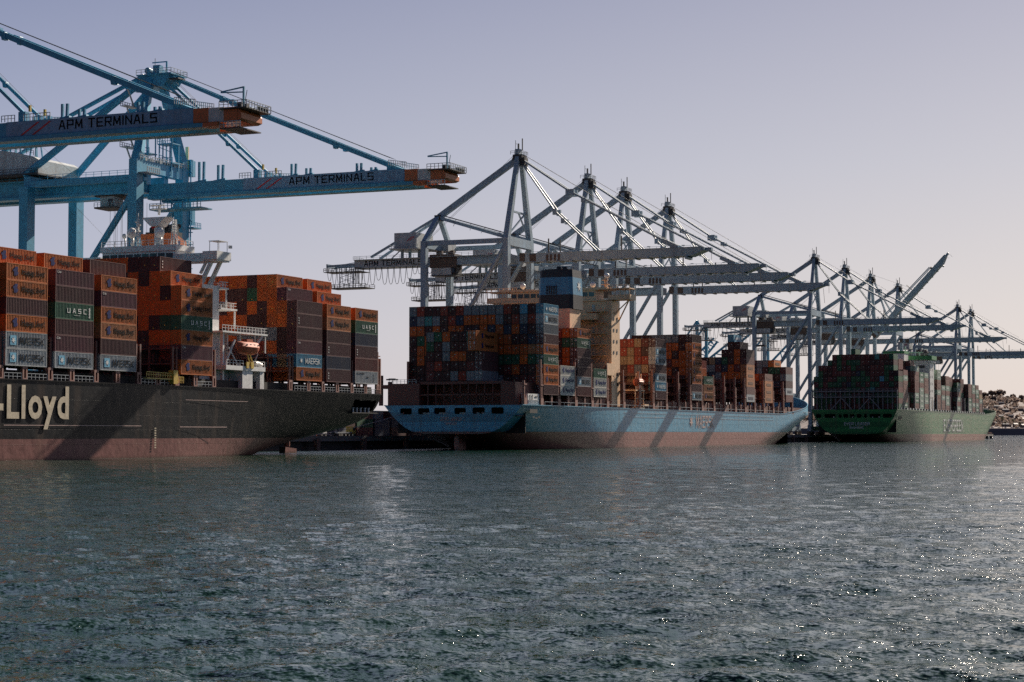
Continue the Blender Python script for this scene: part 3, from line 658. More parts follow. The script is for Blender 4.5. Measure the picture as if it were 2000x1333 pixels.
# hull lettering
me = text_mesh('Hapag-Lloyd', 40, 7.5, 'letter_cream', .045, .03); o = link('lettering', me, s1, (275.0 - 20 - S1X, 202 - S1Y - .06, 9.0), ROT_S)
b = MB()
b.box((-83, -.02, 11.0), (-60, .0, 11.08)); b.box((-85, -.02, 5.75), (-68, 0, 5.87)); b.box((-138, -.02, 5.9), (-98, 0, 6.0))
o = b.build('hull_line', 'letter_pink', s1, (0, 202 - S1Y + .9 - .95, 0))
for x, zt in ((-93.6, 5.4),):
    b = MB()
    for k in range(9): b.box((x, -.03, zt - k * .45), (x + .55, 0, zt - k * .45 + .24))
    b.build('draught_mark', 'letter_cream', s1, (0, 202 - S1Y - .03, 0))
# hatch covers
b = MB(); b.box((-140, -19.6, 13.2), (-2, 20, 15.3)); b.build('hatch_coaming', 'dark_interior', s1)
# pedestals, passage rails
def ped(x, y, z0, z1, w=1.3):
    b = MB(); b.box((x, y, z0), (x + .4, y + .5, z1)); b.box((x + w - .4, y, z0), (x + w, y + .5, z1)); b.box((x + .4, y, z1 - .45), (x + w - .4, y + .5, z1)); b.box((x + .4, y, z0), (x + w - .4, y + .5, z0 + .35)); return b
for X in (256.0, 262.4, 269.4, 275.6, 282.8, 289.4, 296.2, 302.5, 309.0, 315.4, 322.2, 352.6, 360.4, 366.9, 373.4, 380.4, 387.1, 393.2):
    ped(X - S1X, 202 - S1Y + .15, 13.6, 15.95).build('pedestal', 'post_brown', s1)
r = MB()
for a, b_ in ((257.6, 262.2), (263.8, 269.2), (270.9, 275.5), (277, 282.6), (297.6, 302.3), (304, 309), (316, 322), (355, 360.2), (362, 366.7), (368.4, 373.2), (375, 380.2), (382, 387), (388.6, 393.2)):
    r.rail([(a - S1X, 202 - S1Y + .25, 13.6), (b_ - S1X, 202 - S1Y + .25, 13.6)], 1.15, .045, 1.2)
r.build('passage_railing', 'galvanised', s1)
def lash(parent, x, y0, y1, z0, z1, matn='ship_brown', posts=9, name='lashing_bridge', deckh=None):
    b = MB(); k = posts
    for i in range(k + 1):
        y = y0 + (y1 - y0) * i / k; b.box((x, y - .18, z0), (x + .5, y + .18, z1)); b.box((x + 1.3, y - .18, z0), (x + 1.8, y + .18, z1))
    for z in np.arange(z0 + 2.7, z1 + .1, 2.88): b.box((x - .1, y0, z - .2), (x + 1.9, y1, z)); b.rail([(x, y0, z), (x, y1, z)], 1.0, .03, 2.5)
    return b.build(name, matn, parent)
for X in (255.3, 268.9, 282.2, 296.0, 308.2, 322.0, 353.0, 366.7, 380.1, 393.6):
    lash(s1, X - S1X, -20.6, 20.6, 15.3, 21.2, posts=8)
# accommodation block
def P1(X, Y, Z): return (X - S1X, Y - S1Y, Z)
def bx1(b, X0, Y0, Z0, X1, Y1, Z1, mi=0): b.box(P1(X0, Y0, Z0), P1(X1, Y1, Z1), mi)
b = MB(); bx1(b, 324.2, 206.6, 13.6, 331.5, 239.6, 34.6); bx1(b, 324.4, 213.2, 34.6, 331.4, 231, 38.6); bx1(b, 325.5, 213.3, 38.6, 331.5, 231, 42.0); bx1(b, 331.5, 208, 13.6, 333.6, 238, 33.5); bx1(b, 333.6, 208.5, 13.6, 336.5, 238, 25.0)
bx1(b, 336.5, 210.5, 13.6, 344, 236, 17.0); bx1(b, 325.2, 212.9, 41.7, 332, 231.4, 42.9)
acc = b.build('accommodation_block', 'ship_white', s1)
b = MB()
for i in range(9): y = 213.9 + i * 1.93; bx1(b, 325.38, y, 39.5, 325.5, y + 1.55, 41.2)
for z in (16.5, 20, 23.5, 27, 30.5, 34): 
    for y in (210, 214, 232, 236): bx1(b, 324.1, y, z, 324.2, y + .9, z + 1.0)
    if z < 33: bx1(b, 326.5, 206.5, z, 327.3, 206.62, z + .9)
b.build('window_band', 'window_glass', acc)
b = MB(); b.rail([P1(325.4, 213.2, 42.9), P1(325.4, 231.2, 42.9)], 1.1, .05, 1.6); b.rail([P1(325.4, 213.2, 42.9), P1(331.9, 213.2, 42.9)], 1.1, .05, 1.6); b.build('roof_railing', 'ship_white', acc)
# bridge wing
b = MB(); y0, y1 = 203.9, 214
bx1(b, 326.2, y0, 39.3, 331.0, y1, 39.8); bx1(b, 326.2, y0, 39.8, 326.4, y1, 41.0); bx1(b, 330.8, y0, 39.8, 331, y1, 41.0); bx1(b, 326.2, y0, 39.8, 331, y0 + .2, 41.2); bx1(b, 325.9, y0 - .2, 39.6, 331.3, y0 + 3.2, 41.3)
b.bar(P1(327.0, 205.6, 39.4), P1(327.0, 208.2, 34.6), .7, .7); b.bar(P1(330.2, 205.6, 39.4), P1(330.2, 208.2, 34.6), .7, .7); b.bar(P1(327.0, 206.8, 39.4), P1(327.0, 208.2, 36.9), .5, .5)
bx1(b, 327.2, 204.0, 43.4, 330.6, 206.5, 43.52)
for x, y in ((327.3, 204.1), (330.4, 204.1), (327.3, 206.3), (330.4, 206.3)): b.bar(P1(x, y, 41.2), P1(x, y, 43.4), .1)
bx1(b, 331.2, 203.7, 42.2, 331.7, 204.3, 42.8)
b.build('bridge_wing', 'ship_white', s1)
b = MB(); bx1(b, 326.2, 232, 39.3, 331.0, 245.4, 41.0); b.bar(P1(328.0, 243, 39.4), P1(328.0, 238.2, 34.6), .7, .7); b.build('bridge_wing', 'ship_white', s1)
# stepped balconies with railings
for (x0, x1, z, y0) in ((331.2, 334.6, 34.4, 206.2), (331.2, 337.6, 30.2, 206.0), (327.5, 345.2, 25.3, 203.2)):
    b = MB(); bx1(b, x0, y0, z - .35, x1, y0 + 6, z); b.rail([P1(x0, y0 + .1, z), P1(x1 - .1, y0 + .1, z)], 1.15, .05, 1.2); b.rail([P1(x1 - .1, y0 + .1, z), P1(x1 - .1, y0 + 5, z)], 1.15, .05, 1.2)
    b.bar(P1(x1 - .4, y0 + .4, z - .3), P1(x1 - .4, y0 + .4, z - 4), .28)
    b.build('balcony', 'ship_white', s1)
b = MB(); b.bar(P1(343.6, 203.6, 25.0), P1(340.6, 204.6, 21.2), .6, .5); b.bar(P1(329, 204.2, 25.0), P1(329, 204.2, 13.6), .6, .6); b.bar(P1(333.5, 206.0, 25.0), P1(333.5, 206.0, 13.6), .5, .5)
b.build('davit_frame', 'ship_white', s1)
b = MB(); bx1(b, 327.6, 202.4, 17.4, 343.0, 208, 18.3); b.rail([P1(328, 202.6, 18.3), P1(334.5, 202.6, 18.3)], 1.1, .05, 1.2); b.rail([P1(337.5, 202.6, 18.3), P1(343, 202.6, 18.3)], 1.1, .05, 1.2)
bx1(b, 334.2, 202.6, 13.6, 338.2, 206, 17.4); bx1(b, 341.2, 202.6, 13.6, 342.8, 205, 17.4); bx1(b, 328, 206, 13.6, 334, 208, 17.4)
b.build('embarkation_deck', 'ship_white', s1)
b = MB(); b.bar(P1(335.0, 202.7, 23.0), P1(337.2, 202.4, 18.4), .22); b.bar(P1(336.0, 202.7, 23.0), P1(338.3, 202.4, 18.4), .22); bx1(b, 335.2, 202.2, 17.9, 336.2, 202.4, 19.2); bx1(b, 337.0, 202.2, 17.9, 338.1, 202.4, 19.2)
b.build('embarkation_ladder', 'yellow_paint', s1)
b = MB(); b.bar(P1(329.2, 203.8, 18.3), P1(332.6, 203.5, 23.6), .35); b.bar(P1(330.4, 203.6, 22.0), P1(334, 203.5, 18.4), .2); b.tube([P1(339.5, 203.4, 18.3), P1(341.2, 203.2, 21.0), P1(339.6, 203.2, 22.4)], .14, 6)
b.tube([P1(340.2, 203.4, 19.0), P1(341.8, 203.4, 19.0)], .55, 10); b.tube([P1(342.2, 203.4, 18.8), P1(343, 203.4, 18.8)], .45, 10); b.build('boat_davit', 'ship_white', s1)
# funnel behind the bridge
b = MB(); f0 = [P1(333.4, 218.8, 28), P1(340.6, 218.8, 28), P1(338.4, 219, 44.8), P1(333.6, 219, 46.3)]
b.poly(f0, (0, 8.2, 0)); fn = b.build('funnel', 'funnel_orange', s1)
link('emblem', EM_HL, fn, P1(334.6, 218.75, 43.2), ROT_S)
b = MB()
for x in (334.8, 336.6): 
    for y in (220.4, 222.8, 225.2): b.tube([P1(x, y, 44), P1(x, y, 47.4 + (y % 3) * .4), P1(x + 1.0, y, 48.1)], .55, 10)
bx1(b, 334.2, 219.8, 45.2, 338, 226.4, 46.7); b.build('exhaust_pipe', 'funnel_black', fn)
# masts and domes
b = MB(); b.tube([P1(329, 219.6, 42.9), P1(329, 219.6, 47.5)], 1.0, 8, r2=.8); b.poly([P1(327.2, 216.8, 48.9), P1(327.2, 222.6, 48.9), P1(327.2, 220.6, 47.1), P1(327.2, 218.8, 47.1)], (3.2, 0, 0)); b.tube([P1(329, 219.6, 49.5), P1(329, 219.6, 51.6)], .3, 6)
b.box(P1(328.6, 217.9, 50.7), P1(329.4, 221.4, 50.9)); b.box(P1(328.6, 218.4, 51.5), P1(329.4, 221.6, 51.65))
b.build('radar_mast', 'ship_white', s1)
for (x, y, r_, h_) in ((328, 218.6, 1.05, 2.0), (328, 225.4, 1.0, 2.2), (328, 227.2, .5, 2.0)):
    b = MB(); b.tube([P1(x, y, 42.9), P1(x, y, 42.9 + h_)], r_ * .35, 8); b.ball(P1(x - .3, y, 42.9 + h_ + r_ * .8), r_, 12, 8, sz=1.1); b.build('satellite_dome', 'ship_white', s1, smooth=True)
b = MB()
for sx, sy in ((-.5, -.5), (.5, -.5), (.5, .5), (-.5, .5)): b.bar(P1(328 + sx, 215.2 + sy, 42.9), P1(328 + sx * .5, 215.2 + sy * .5, 48.3), .16)
for k in range(9): 
    z = 43.4 + k * .55; w = .5 - .26 * k / 9; b.bar(P1(328 - w, 215.2 - w, z), P1(328 - w, 215.2 + w, z + .5), .09); b.bar(P1(328 - w, 215.2 + w, z), P1(328 - w, 215.2 - w, z), .09); b.bar(P1(328 + w, 215.2 - w, z), P1(328 - w, 215.2 - w, z + .5), .09)
b.build('signal_mast', 'ship_white', s1)
b = MB(); b.bar(P1(328, 224, 42.9), P1(328, 224, 48.8), .3, .3); b.bar(P1(328, 224, 48.6), P1(328, 224, 50), .1); 
for k in range(8): b.box(P1(327.6, 223.6 + (k % 2) * .4, 43.5 + k * .65), P1(328.4, 224.2 + (k % 2) * .4, 43.8 + k * .65))
b.build('light_mast', 'ship_white', s1)
b = MB()
for y in (229.6, 227.9, 226.6, 221.9): b.bar(P1(328, y, 42.9), P1(328, y, 49 + (y % 2) * 1.6), .05)
b.build('whip_antenna', 'cable', s1)
b = MB(); b.poly([P1(328.5, 221.4, 47.8), P1(328.5, 220.5, 48.4), P1(328.5, 219.9, 47.2), P1(328.5, 220.9, 46.5)], (.03, 0, 0)); b.build('flag', 'flag_red', s1)
# lifeboats
def lifeboat(loc, lbl, L=8.2, yaw=0):
    root = empty('lifeboat', loc, lbl, 'lifeboat', 'enclosed orange lifeboats on davits'); b = MB(); n = 14; k = 12; vs = []; fs = []
    prof = [(0, -1.45), (.62, -1.2), (1.15, -.55), (1.38, .05), (1.42, .18), (1.30, .2), (1.12, .75), (.85, 1.12), (0, 1.3)]
    full = prof + [(-a, c) for a, c in reversed(prof[1:-1])]; m_ = len(full)
    for i in range(n + 1):
        t = i / n * 2 - 1; w = (1 - abs(t) ** 3.2) ** .6 if abs(t) < 1 else 0.02; w = max(w, .02); zs = 1 - .25 * abs(t) ** 3
        for a, c in full: vs.append((t * L / 2, a * w, c * (zs if c > 0 else max(.25, w ** .5)) + (.12 * t * t)))
    for i in range(n):
        for j in range(m_): fs.append((i * m_ + j, (i + 1) * m_ + j, (i + 1) * m_ + (j + 1) % m_, i * m_ + (j + 1) % m_))
    b.add(vs, fs); b.build('boat_hull', 'boat_orange', root, smooth=True)
    b = MB(); b.box((-1.3, -.7, 1.05), (1.0, .7, 1.75)); b.build('conning_hatch', 'boat_orange', root)
    b = MB()
    for t in (-2.4, -.9, .6, 2.1): b.box((t, -1.19, .42), (t + .6, -1.15, .72))
    b.build('window', 'window_glass', root)
    b = MB(); b.bar((-L * .36, 0, 1.0), (-L * .36, 0, 2.9), .1); b.bar((L * .36, 0, 1.0), (L * .36, 0, 2.9), .1); b.build('hoist_hook', 'galvanised', root)
    return root
lifeboat((336.6, 202.9, 22.1), "orange-red enclosed lifeboat hanging under the black ship's white platform")
# gangway and yellow fittings at the rail between third and fourth bays
b = MB(); b.rail([P1(298.5, 201.7, 15.2), P1(307, 201.7, 15.1)], .9, .06, .8); b.box(P1(298.5, 201.6, 14.8), P1(307, 202.4, 15.0)); b.box(P1(307.2, 201.4, 14.0), P1(308.6, 202.6, 16.6)); b.rail([P1(308.6, 201.7, 14.2), P1(311, 201.7, 14.2)], 1.2, .06, .6)
b.build('gangway', 'yellow_paint', s1)
b = MB()
for x in (393.9, 395.2): b.box(P1(x - .25, 202.2, 13.6), P1(x + .25, 202.9, 23.5 - (x > 395) * 1.5))
for z in (17, 19.8, 22.4): b.box(P1(393.9, 202.3, z), P1(395.3, 202.8, z + .25))
b.rail([P1(393, 202.1, 13.6), P1(395.2, 202.1, 13.6)], 1.1, .05, 1)
b.build('stern_post', 'post_brown', s1)

# ---------------------------------------------------------------- blue ship
S2X, S2Y = 480.2, 223.2
s2 = empty('container_ship', (S2X, S2Y, 0), 'light-blue-hulled container ship moored in the middle with its broad stern facing the viewer', 'ship', 'container ships along the quay')
def P2(X, Y, Z): return (X - S2X, Y - S2Y, Z)
def bx2(b, X0, Y0, Z0, X1, Y1, Z1, mi=0): b.box(P2(X0, Y0, Z0), P2(X1, Y1, Z1), mi)
yw = lambda px: -(px - 884) / 138 * 21.2
wins = [(yw(790.2), 10.75, 3.7, 1.75), (yw(826.3), 10.75, 3.6, 1.75), (yw(859), 10.8, 3.6, 1.75), (yw(899.5), 10.8, 3.6, 1.75), (yw(936.3), 10.85, 3.8, 1.8), (yw(973.6), 10.85, 3.8, 1.8)]
hb2, D2 = make_hull('hull', 'hull_blue', s2, 1, 361, 42.4, 12.4, [0, 4, 10, 18, 26, 36, 50, 70, 90], [4.4, 3.4, 2.0, .2, -2, -5, -9, -12, -14],
    [0, 12, 35, 60, 85], [.52, .5, .34, .14, .012], [0, 10, 30, 60], [.43, .34, .2, .1], 36, 100, 60, 9.2, windows=wins)
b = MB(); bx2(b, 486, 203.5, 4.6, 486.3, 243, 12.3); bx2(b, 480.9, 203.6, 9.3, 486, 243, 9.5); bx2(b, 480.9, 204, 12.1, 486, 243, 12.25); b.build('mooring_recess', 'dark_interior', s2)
for i, px in enumerate((822, 830, 855, 862, 896, 903, 929, 941)):
    y = 223.2 + yw(px); b = MB(); b.tube([P2(482.4, y - .5, 10.1), P2(482.4, y + .5, 10.1)], .42, 10); b.box(P2(482, y - .7, 9.5), P2(482.8, y + .7, 9.9)); b.build('mooring_winch', 'galvanised', s2)
b = MB(); bx2(b, 483, 222.5, -2, 488, 223.9, 4.6); b.build('rudder', 'hull_blue', s2)
link('lettering', stroke_text('GERD MÆRSK', 6.9, 1.05, 'letter_pink'), s2, P2(480.13, 223.5, 8.55), ROT_E)
link('lettering', stroke_text('DRAGØR', 3.4, .75, 'letter_pink'), s2, P2(480.13, 223.5, 7.3), ROT_E)
link('lettering', stroke_text('MAERSK', 21, 4.2, 'letter_pink', .85), s2, P2(648, 201.95, 8.6), ROT_S)
link('emblem', star_mesh(2.3, 'letter_pink'), s2, P2(632, 201.94, 8.6), ROT_S)
b = MB()
for (px0, px1, z) in ((1216, 1440, 11.1), (1216, 1440, 9.7)): pass
b.box(P2(562, 201.93, 9.75), P2(740, 201.97, 9.82)); b.box(P2(562, 201.93, 11.0), P2(740, 201.97, 11.06)); b.box(P2(485.5, 201.93, 10.2), P2(491, 201.98, 11.3), 1)
for k in range(3): b.box(P2(487.6 + k * 2, 201.95, 8.9 - .3 * (k % 2)), P2(489.0 + k * 2, 201.98, 9.3 - .3 * (k % 2)), 1)
b.build('hull_marking', ['letter_pink', 'dark_interior'], s2)
b = MB(); bx2(b, 520, 204.4, 12, 800, 242, 15.3); b.build('hatch_coaming', 'ship_brown', s2)
# dark red-brown stern frame that carries the overhanging stacks
b = MB(); bx2(b, 481.4, 204.6, 12.0, 495.4, 209.0, 18.8); bx2(b, 481.4, 234.0, 12.0, 495.4, 243.6, 18.6); bx2(b, 490, 209, 12.0, 495.4, 234, 19.0); bx2(b, 482.0, 209, 18.3, 495.4, 234, 19.1)
for y in np.arange(211.5, 234, 2.5): bx2(b, 482.0, y, 12, 482.5, y + .25, 18.3)
bx2(b, 482, 209, 15.2, 482.4, 234, 15.6)
bx2(b, 481.6, 243.6, 17.2, 484.5, 246.2, 18.3); bx2(b, 481.6, 246.0, 12.4, 482.6, 246.9, 21.0)
b.build('stern_frame', 'ship_brown', s2)
b = MB(); b.rail([P2(481.4, 235, 18.6), P2(481.4, 243.5, 18.6)], 1.1, .05, 1.2); b.build('stern_railing', 'galvanised', s2)
b = MB(); bx2(b, 485.2, 202.4, 12.4, 493.4, 204.4, 15.6); 
for i in range(9): b.box(P2(485.6 + i * .85, 202.25, 12.6), P2(485.8 + i * .85, 202.42, 13.9))
hs = b.build('deck_house', 'ship_white', s2); link('lettering', stroke_text('1.1', 2.4, 1.5, 'letter_dark'), hs, P2(487.3, 202.33, 14.6), ROT_S); link('lettering', text_mesh('SAFETY', 2.2, .4, 'letter_dark', .02, .02), hs, P2(491.2, 202.33, 14.8), ROT_S)
pb = [482.8, 494.9, 508.1, 521.6, 535.2, 548.6, 563.5, 578.5, 592.2, 605.8, 619.2, 632.3, 645.7, 660.0, 673.6, 687.4, 700.4, 713.8, 727.0, 740.6, 756.5, 770.5]
for i, X in enumerate(pb):
    if X < 496: zt = 25.4 if X > 490 else 19.2
    else: zt = 25.6
    if 550 < X < 590: zt = 24.5
    b = MB()
    for dx in (0, 1.1): bx2(b, X - .9 + dx, 202.1, 12.4, X - .45 + dx, 202.7, zt - dx * 3.6)
    bx2(b, X - 1.1, 202.0, 12.4, X + .9, 202.9, 14.4); bx2(b, X - 1.1, 202.0, 18.0, X + .9, 202.9, 18.3)
    b.build('lashing_post', 'post_brown', s2); b = MB(); bx2(b, X - .9, 243.6, 12.4, X + .6, 244.2, zt); b.build('lashing_post', 'post_brown', s2)
    if X > 495: lash(s2, X - S2X - .9, -20.3, 20.3, 15.3, zt - .8, posts=8)
for X in [502, 515, 528.5, 542, 599.4, 612.6, 626, 639, 652.5, 667, 680.5, 694, 707, 720.5, 734, 747.5, 763.5]:
    ped(X - S2X, -21.0, 12.4, 15.4, 1.1).build('pedestal', 'post_brown', s2)
b = MB()
for X in np.arange(497, 800, 5.0): b.bar(P2(X, 202.15, 12.4), P2(X, 202.15, 13.5), .12)
b.bar(P2(497, 202.15, 13.5), P2(800, 202.15, 13.5), .12, .12); b.build('deck_railing', 'galvanised', s2)
# casing and funnel
b = MB(); bx2(b, 531.5, 208.0, 15.3, 540.5, 236, 42.2); b.build('engine_casing', 'ship_tan', s2)
b = MB(); 
def fr(z0, z1, k0, k1, mi):
    q = []
    for z, k in ((z0, k0), (z1, k1)):
        c = [(532.4, 208.5), (533.4, 207.6), (541.5, 207.6), (542.6, 208.7), (542.6, 217.8), (541.5, 218.9), (533.4, 218.9), (532.4, 218)]
        for x, y in c: q.append(P2(537.4 + (x - 537.4) * k, 213.2 + (y - 213.2) * k, z))
    b.add(q, [(i, (i + 1) % 8, (i + 1) % 8 + 8, i + 8) for i in range(8)] + [tuple(range(8, 16))], mi)
fr(42.2, 46.6, 1.0, .99, 1); fr(46.6, 51.9, .99, .945, 0); fr(51.9, 54.2, .945, .92, 1)
fu = b.build('funnel', ['funnel_blue', 'funnel_black'], s2)
link('emblem', star_mesh(1.9, 'letter_white'), fu, P2(538.6, 207.72, 49.4), (math.pi / 2 - .05, 0, 0))
b = MB()
for k in range(5): bx2(b, 532.30, 212.6 + k * .75, 46.7, 532.48, 213.0 + k * .75, 49.3)
b.build('louvre', 'funnel_black', fu)
b = MB()
for x, y, h in ((535, 211, 1.2), (538, 214, 1.6), (540, 211.5, .9), (540.4, 215, 1.0), (536, 216, .7)): b.tube([P2(x, y, 54), P2(x, y, 54 + h)], .8, 10)
bx2(b, 534, 209.5, 54, 541.4, 217, 54.5); b.build('exhaust_pipe', 'funnel_black', fu)
# bridge tower
b = MB(); bx2(b, 556, 203.6, 13, 563.6, 243, 46.0); bx2(b, 552.5, 207.5, 40, 556, 240, 42.0); bx2(b, 555.4, 205, 46, 564.5, 241, 46.4); bx2(b, 556.4, 209, 46.4, 563.5, 238, 49.6); bx2(b, 555.6, 205, 49.6, 564.2, 241.6, 50.3); bx2(b, 549, 202.6, 22.5, 555.9, 208.0, 26.2)
tw2 = b.build('bridge_tower', 'ship_tan', s2)
b = MB(); 
for y0, y1 in ((197.8, 205), (236, 246.5)):
    bx2(b, 556.6, y0, 46.3, 562.6, y1, 46.8); bx2(b, 556.6, y0, 46.8, 556.8, y1, 47.9); bx2(b, 562.4, y0, 46.8, 562.6, y1, 47.9); bx2(b, 556.6, y0, 46.8, 562.6, y0 + .2, 47.9); bx2(b, 556.4, y0, 49.7, 562.8, y1, 50.0)
    b.rail([P2(556.5, y0, 50), P2(556.5, y1, 50)], 1.0, .05, 1.5)
    for y in np.arange(y0 + .1, y1, 1.7): b.bar(P2(556.7, y, 47.9), P2(556.7, y, 49.7), .14); b.bar(P2(562.5, y, 47.9), P2(562.5, y, 49.7), .14)
b.bar(P2(559, 198.8, 46.3), P2(563, 203.7, 40.0), .3); b.bar(P2(559, 198.8, 46.3), P2(559, 203.7, 42.0), .3); b.bar(P2(559, 245, 46.3), P2(559, 243, 40), .3)
b.build('bridge_wing', 'ship_tan', s2)
b = MB()
for z in (29.4, 32.9, 36.4, 40.0):
    for x in (557.6, 560.6): bx2(b, x, 203.5, z, x + .9, 203.62, z + .95)
for z in (19.5, 22.6): bx2(b, 557.6, 203.5, z, 558.5, 203.62, z + .95); bx2(b, 560.6, 203.5, z, 561.5, 203.62, z + .95)
for y in np.arange(209.6, 237.5, 2.2): bx2(b, 556.28, y, 47.6, 556.42, y + 1.7, 48.9)
b.build('window', 'window_glass', tw2)
b = MB()
for k in range(8):
    z = 18.4 + k * 3.45; bx2(b, 554.3, 205.2, z, 556, 211.8, z + .18); b.rail([P2(554.4, 205.2, z + .18), P2(554.4, 211.8, z + .18)], 1.0, .04, 1.1)
    if k < 7: b.bar(P2(554.9, 211.2, z + .2), P2(554.9, 206.2, z + 3.5), .5, .22)
    bx2(b, 555.8, 209.4 - (k % 2) * .3, z + .4, 555.98, 210.3 - (k % 2) * .3, z + 2.3, 1)
b.build('outside_stair', ['ship_tan', 'galvanised'], tw2)
b = MB(); b.tube([P2(560, 222, 50.3), P2(560, 222, 57)], .3, 8); b.box(P2(559.7, 219.5, 54.5), P2(560.3, 224.5, 54.7)); b.tube([P2(560, 207.2, 50.3), P2(560, 207.2, 53.4)], .3, 8); b.box(P2(559.5, 205.9, 51.4), P2(560.5, 208.5, 51.6)); b.box(P2(559.5, 206.2, 52.8), P2(560.5, 208.2, 53.0)); b.build('radar_mast', 'ship_tan', s2)
for y, z in ((206.8, 54.2), (235.5, 51.8), (211.5, 51.6)): b = MB(); b.tube([P2(560.5, y, 50), P2(560.5, y, z)], .3, 8); b.ball(P2(560.5, y, z), .9, 12, 8); b.build('satellite_dome', 'ship_white', s2, smooth=True)
# lifeboat station
lifeboat((580, 203.2, 21.0), "small orange lifeboat on the blue ship just forward of its tan tower", 7.0)
b = MB(); bx2(b, 575, 202.3, 12.4, 583.6, 206, 13.0)
for x in (575.2, 578, 580.6, 583.2): b.bar(P2(x, 202.6, 13), P2(x, 202.6, 18.4), .28)
bx2(b, 575, 202.3, 18.2, 583.6, 206, 18.6); bx2(b, 575, 202.3, 15.6, 583.6, 202.6, 15.8); b.rail([P2(575, 202.4, 18.6), P2(583, 202.4, 18.6)], 1.0, .05, 1.4); b.bar(P2(578.6, 203, 18.6), P2(577.6, 203, 23.8), .3); b.bar(P2(582.6, 203, 18.6), P2(582.0, 203, 23.8), .3); bx2(b, 583.8, 202.4, 13.4, 588, 204, 14.0); b.build('lifeboat_station', 'ship_tan', s2)
# foremast
b = MB(); b.tube([P2(800, 223, 14), P2(800, 223, 30)], .4, 8); b.build('foremast', 'post_brown', s2)

# ---------------------------------------------------------------- green ship
S3X, S3Y = 981, 224.6
s3 = empty('container_ship', (S3X, S3Y, 0), 'green-sterned container ship farthest along the quay with a white name on its transom', 'ship', 'container ships along the quay')
def P3(X, Y, Z): return (X - S3X, Y - S3Y, Z)
def bx3(b, X0, Y0, Z0, X1, Y1, Z1, mi=0): b.box(P3(X0, Y0, Z0), P3(X1, Y1, Z1), mi)
wins = [(12.8, 13.6, 6.0, 2.0), (16.5 + 2.4, 13.6, 2.6, 2.0), (7.4, 13.6, 1.6, 2.0), (4.4, 13.6, 2.6, 2.0), (1.0, 13.6, 2.6, 2.0), (-2.6, 13.6, 2.6, 2.0), (-6.0, 13.6, 1.4, 2.0), (-11, 13.6, 5.6, 2.0), (-17.4, 13.6, 4.8, 2.0)]
hb3, D3 = make_hull('hull', 'hull_green_sunlit', s3, 1, 366, 45.2, 16.9, [0, 4, 10, 20, 30, 45, 60, 90], [4.0, 3.0, 1.6, -.6, -3, -8, -12, -14],
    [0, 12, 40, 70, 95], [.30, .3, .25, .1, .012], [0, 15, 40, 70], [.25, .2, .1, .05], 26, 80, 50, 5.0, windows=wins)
b = MB(); bx3(b, 988, 204, 5, 988.3, 245, 16.7); bx3(b, 981.8, 204, 12.2, 988, 245, 12.4); b.build('mooring_recess', 'dark_interior', s3)
b = MB()
for y in (212, 215.5, 220, 226, 231, 236): b.tube([P3(984, y, 12.4), P3(984, y, 13.3)], .5, 8)
b.build('mooring_winch', 'galvanised', s3)
link('lettering', stroke_text('EVER LEADER', 13.4, 1.55, 'letter_white'), s3, P3(980.92, 223.2, 9.5), ROT_E)
link('lettering', stroke_text('SINGAPORE', 7.6, 1.1, 'letter_white'), s3, P3(980.92, 223.4, 7.5), ROT_E)
link('lettering', stroke_text('EVERGREEN', 64, 7.0, 'letter_white'), s3, P3(1143, 201.9, 9.2), ROT_S)
b = MB(); bx3(b, 983, 201.9, 11.5, 987, 201.97, 13.4); bx3(b, 988.5, 201.9, 11.5, 992, 201.97, 13.4); b.build('hull_marking', 'dark_interior', s3)
b = MB(); bx3(b, 1030, 203.5, 16, 1255, 245, 17.9); b.build('hatch_coaming', 'dark_interior', s3)
b = MB()
for i in range(19): y = 202.3 + i * 2.49; bx3(b, 982.4, y - .2, 16.8, 982.9, y + .2, 27.4)
for z in (23.2, 26.2): bx3(b, 982.0, 202, z, 983.4, 247, z + .55); b.rail([P3(982.1, 202, z + .55), P3(982.1, 247, z + .55)], 1.0, .05, 2.5)
for yc in (216.5, 231.5): b.bar(P3(982.3, yc, 23), P3(982.3, yc - 5.5, 17), .5); b.bar(P3(982.3, yc, 23), P3(982.3, yc + 5.5, 17), .5)
b.build('stern_lashing_frame', 'frame_grey', s3)
for X in [998, 1011.8, 1029, 1042.3, 1056, 1069.6, 1093.6, 1107, 1120.6, 1134.6, 1158, 1172, 1185, 1198.4, 1212, 1225.4, 1238.8, 1252.4]:
    b = MB(); bx3(b, X, 202.2, 16.9, X + .9, 203.0, 26.5); bx3(b, X, 244.6, 16.9, X + .9, 245.4, 26.5); bx3(b, X, 202.2, 26.2, X + .9, 245.4, 26.5); b.build('lashing_post', 'frame_grey', s3)
b = MB()
for i in range(34): X = 990 + i * 8; bx3(b, X, 201.9, 16.9, X + 3, 202.3, 18.0)
b.build('deck_fitting', 'galvanised', s3)
b = MB(); bx3(b, 1077.5, 203.2, 17, 1089.5, 244, 44.5); bx3(b, 1077, 202.4, 44.5, 1090.5, 246, 45.3); bx3(b, 1078.5, 206, 45.3, 1088, 242, 46.2); b.build('bridge_tower', 'ship_white', s3)
b = MB(); bx3(b, 1076.4, 201.8, 46.2, 1091, 246.6, 48.4); bx3(b, 1060, 214, 49.2, 1072, 226, 50.6); b.build('bridge_deck', 'ever_green', s3)
b = MB(); bx3(b, 1060.2, 214.2, 17, 1071.8, 225.8, 49.2); bx3(b, 1058.5, 209, 17, 1072.4, 230, 42.5); b.build('engine_casing', 'ship_white', s3)
b = MB()
for z in (24, 28, 32, 36, 40): 
    for x in (1080, 1084.5): bx3(b, x, 203.1, z, x + 1.0, 203.22, z + 1.2)
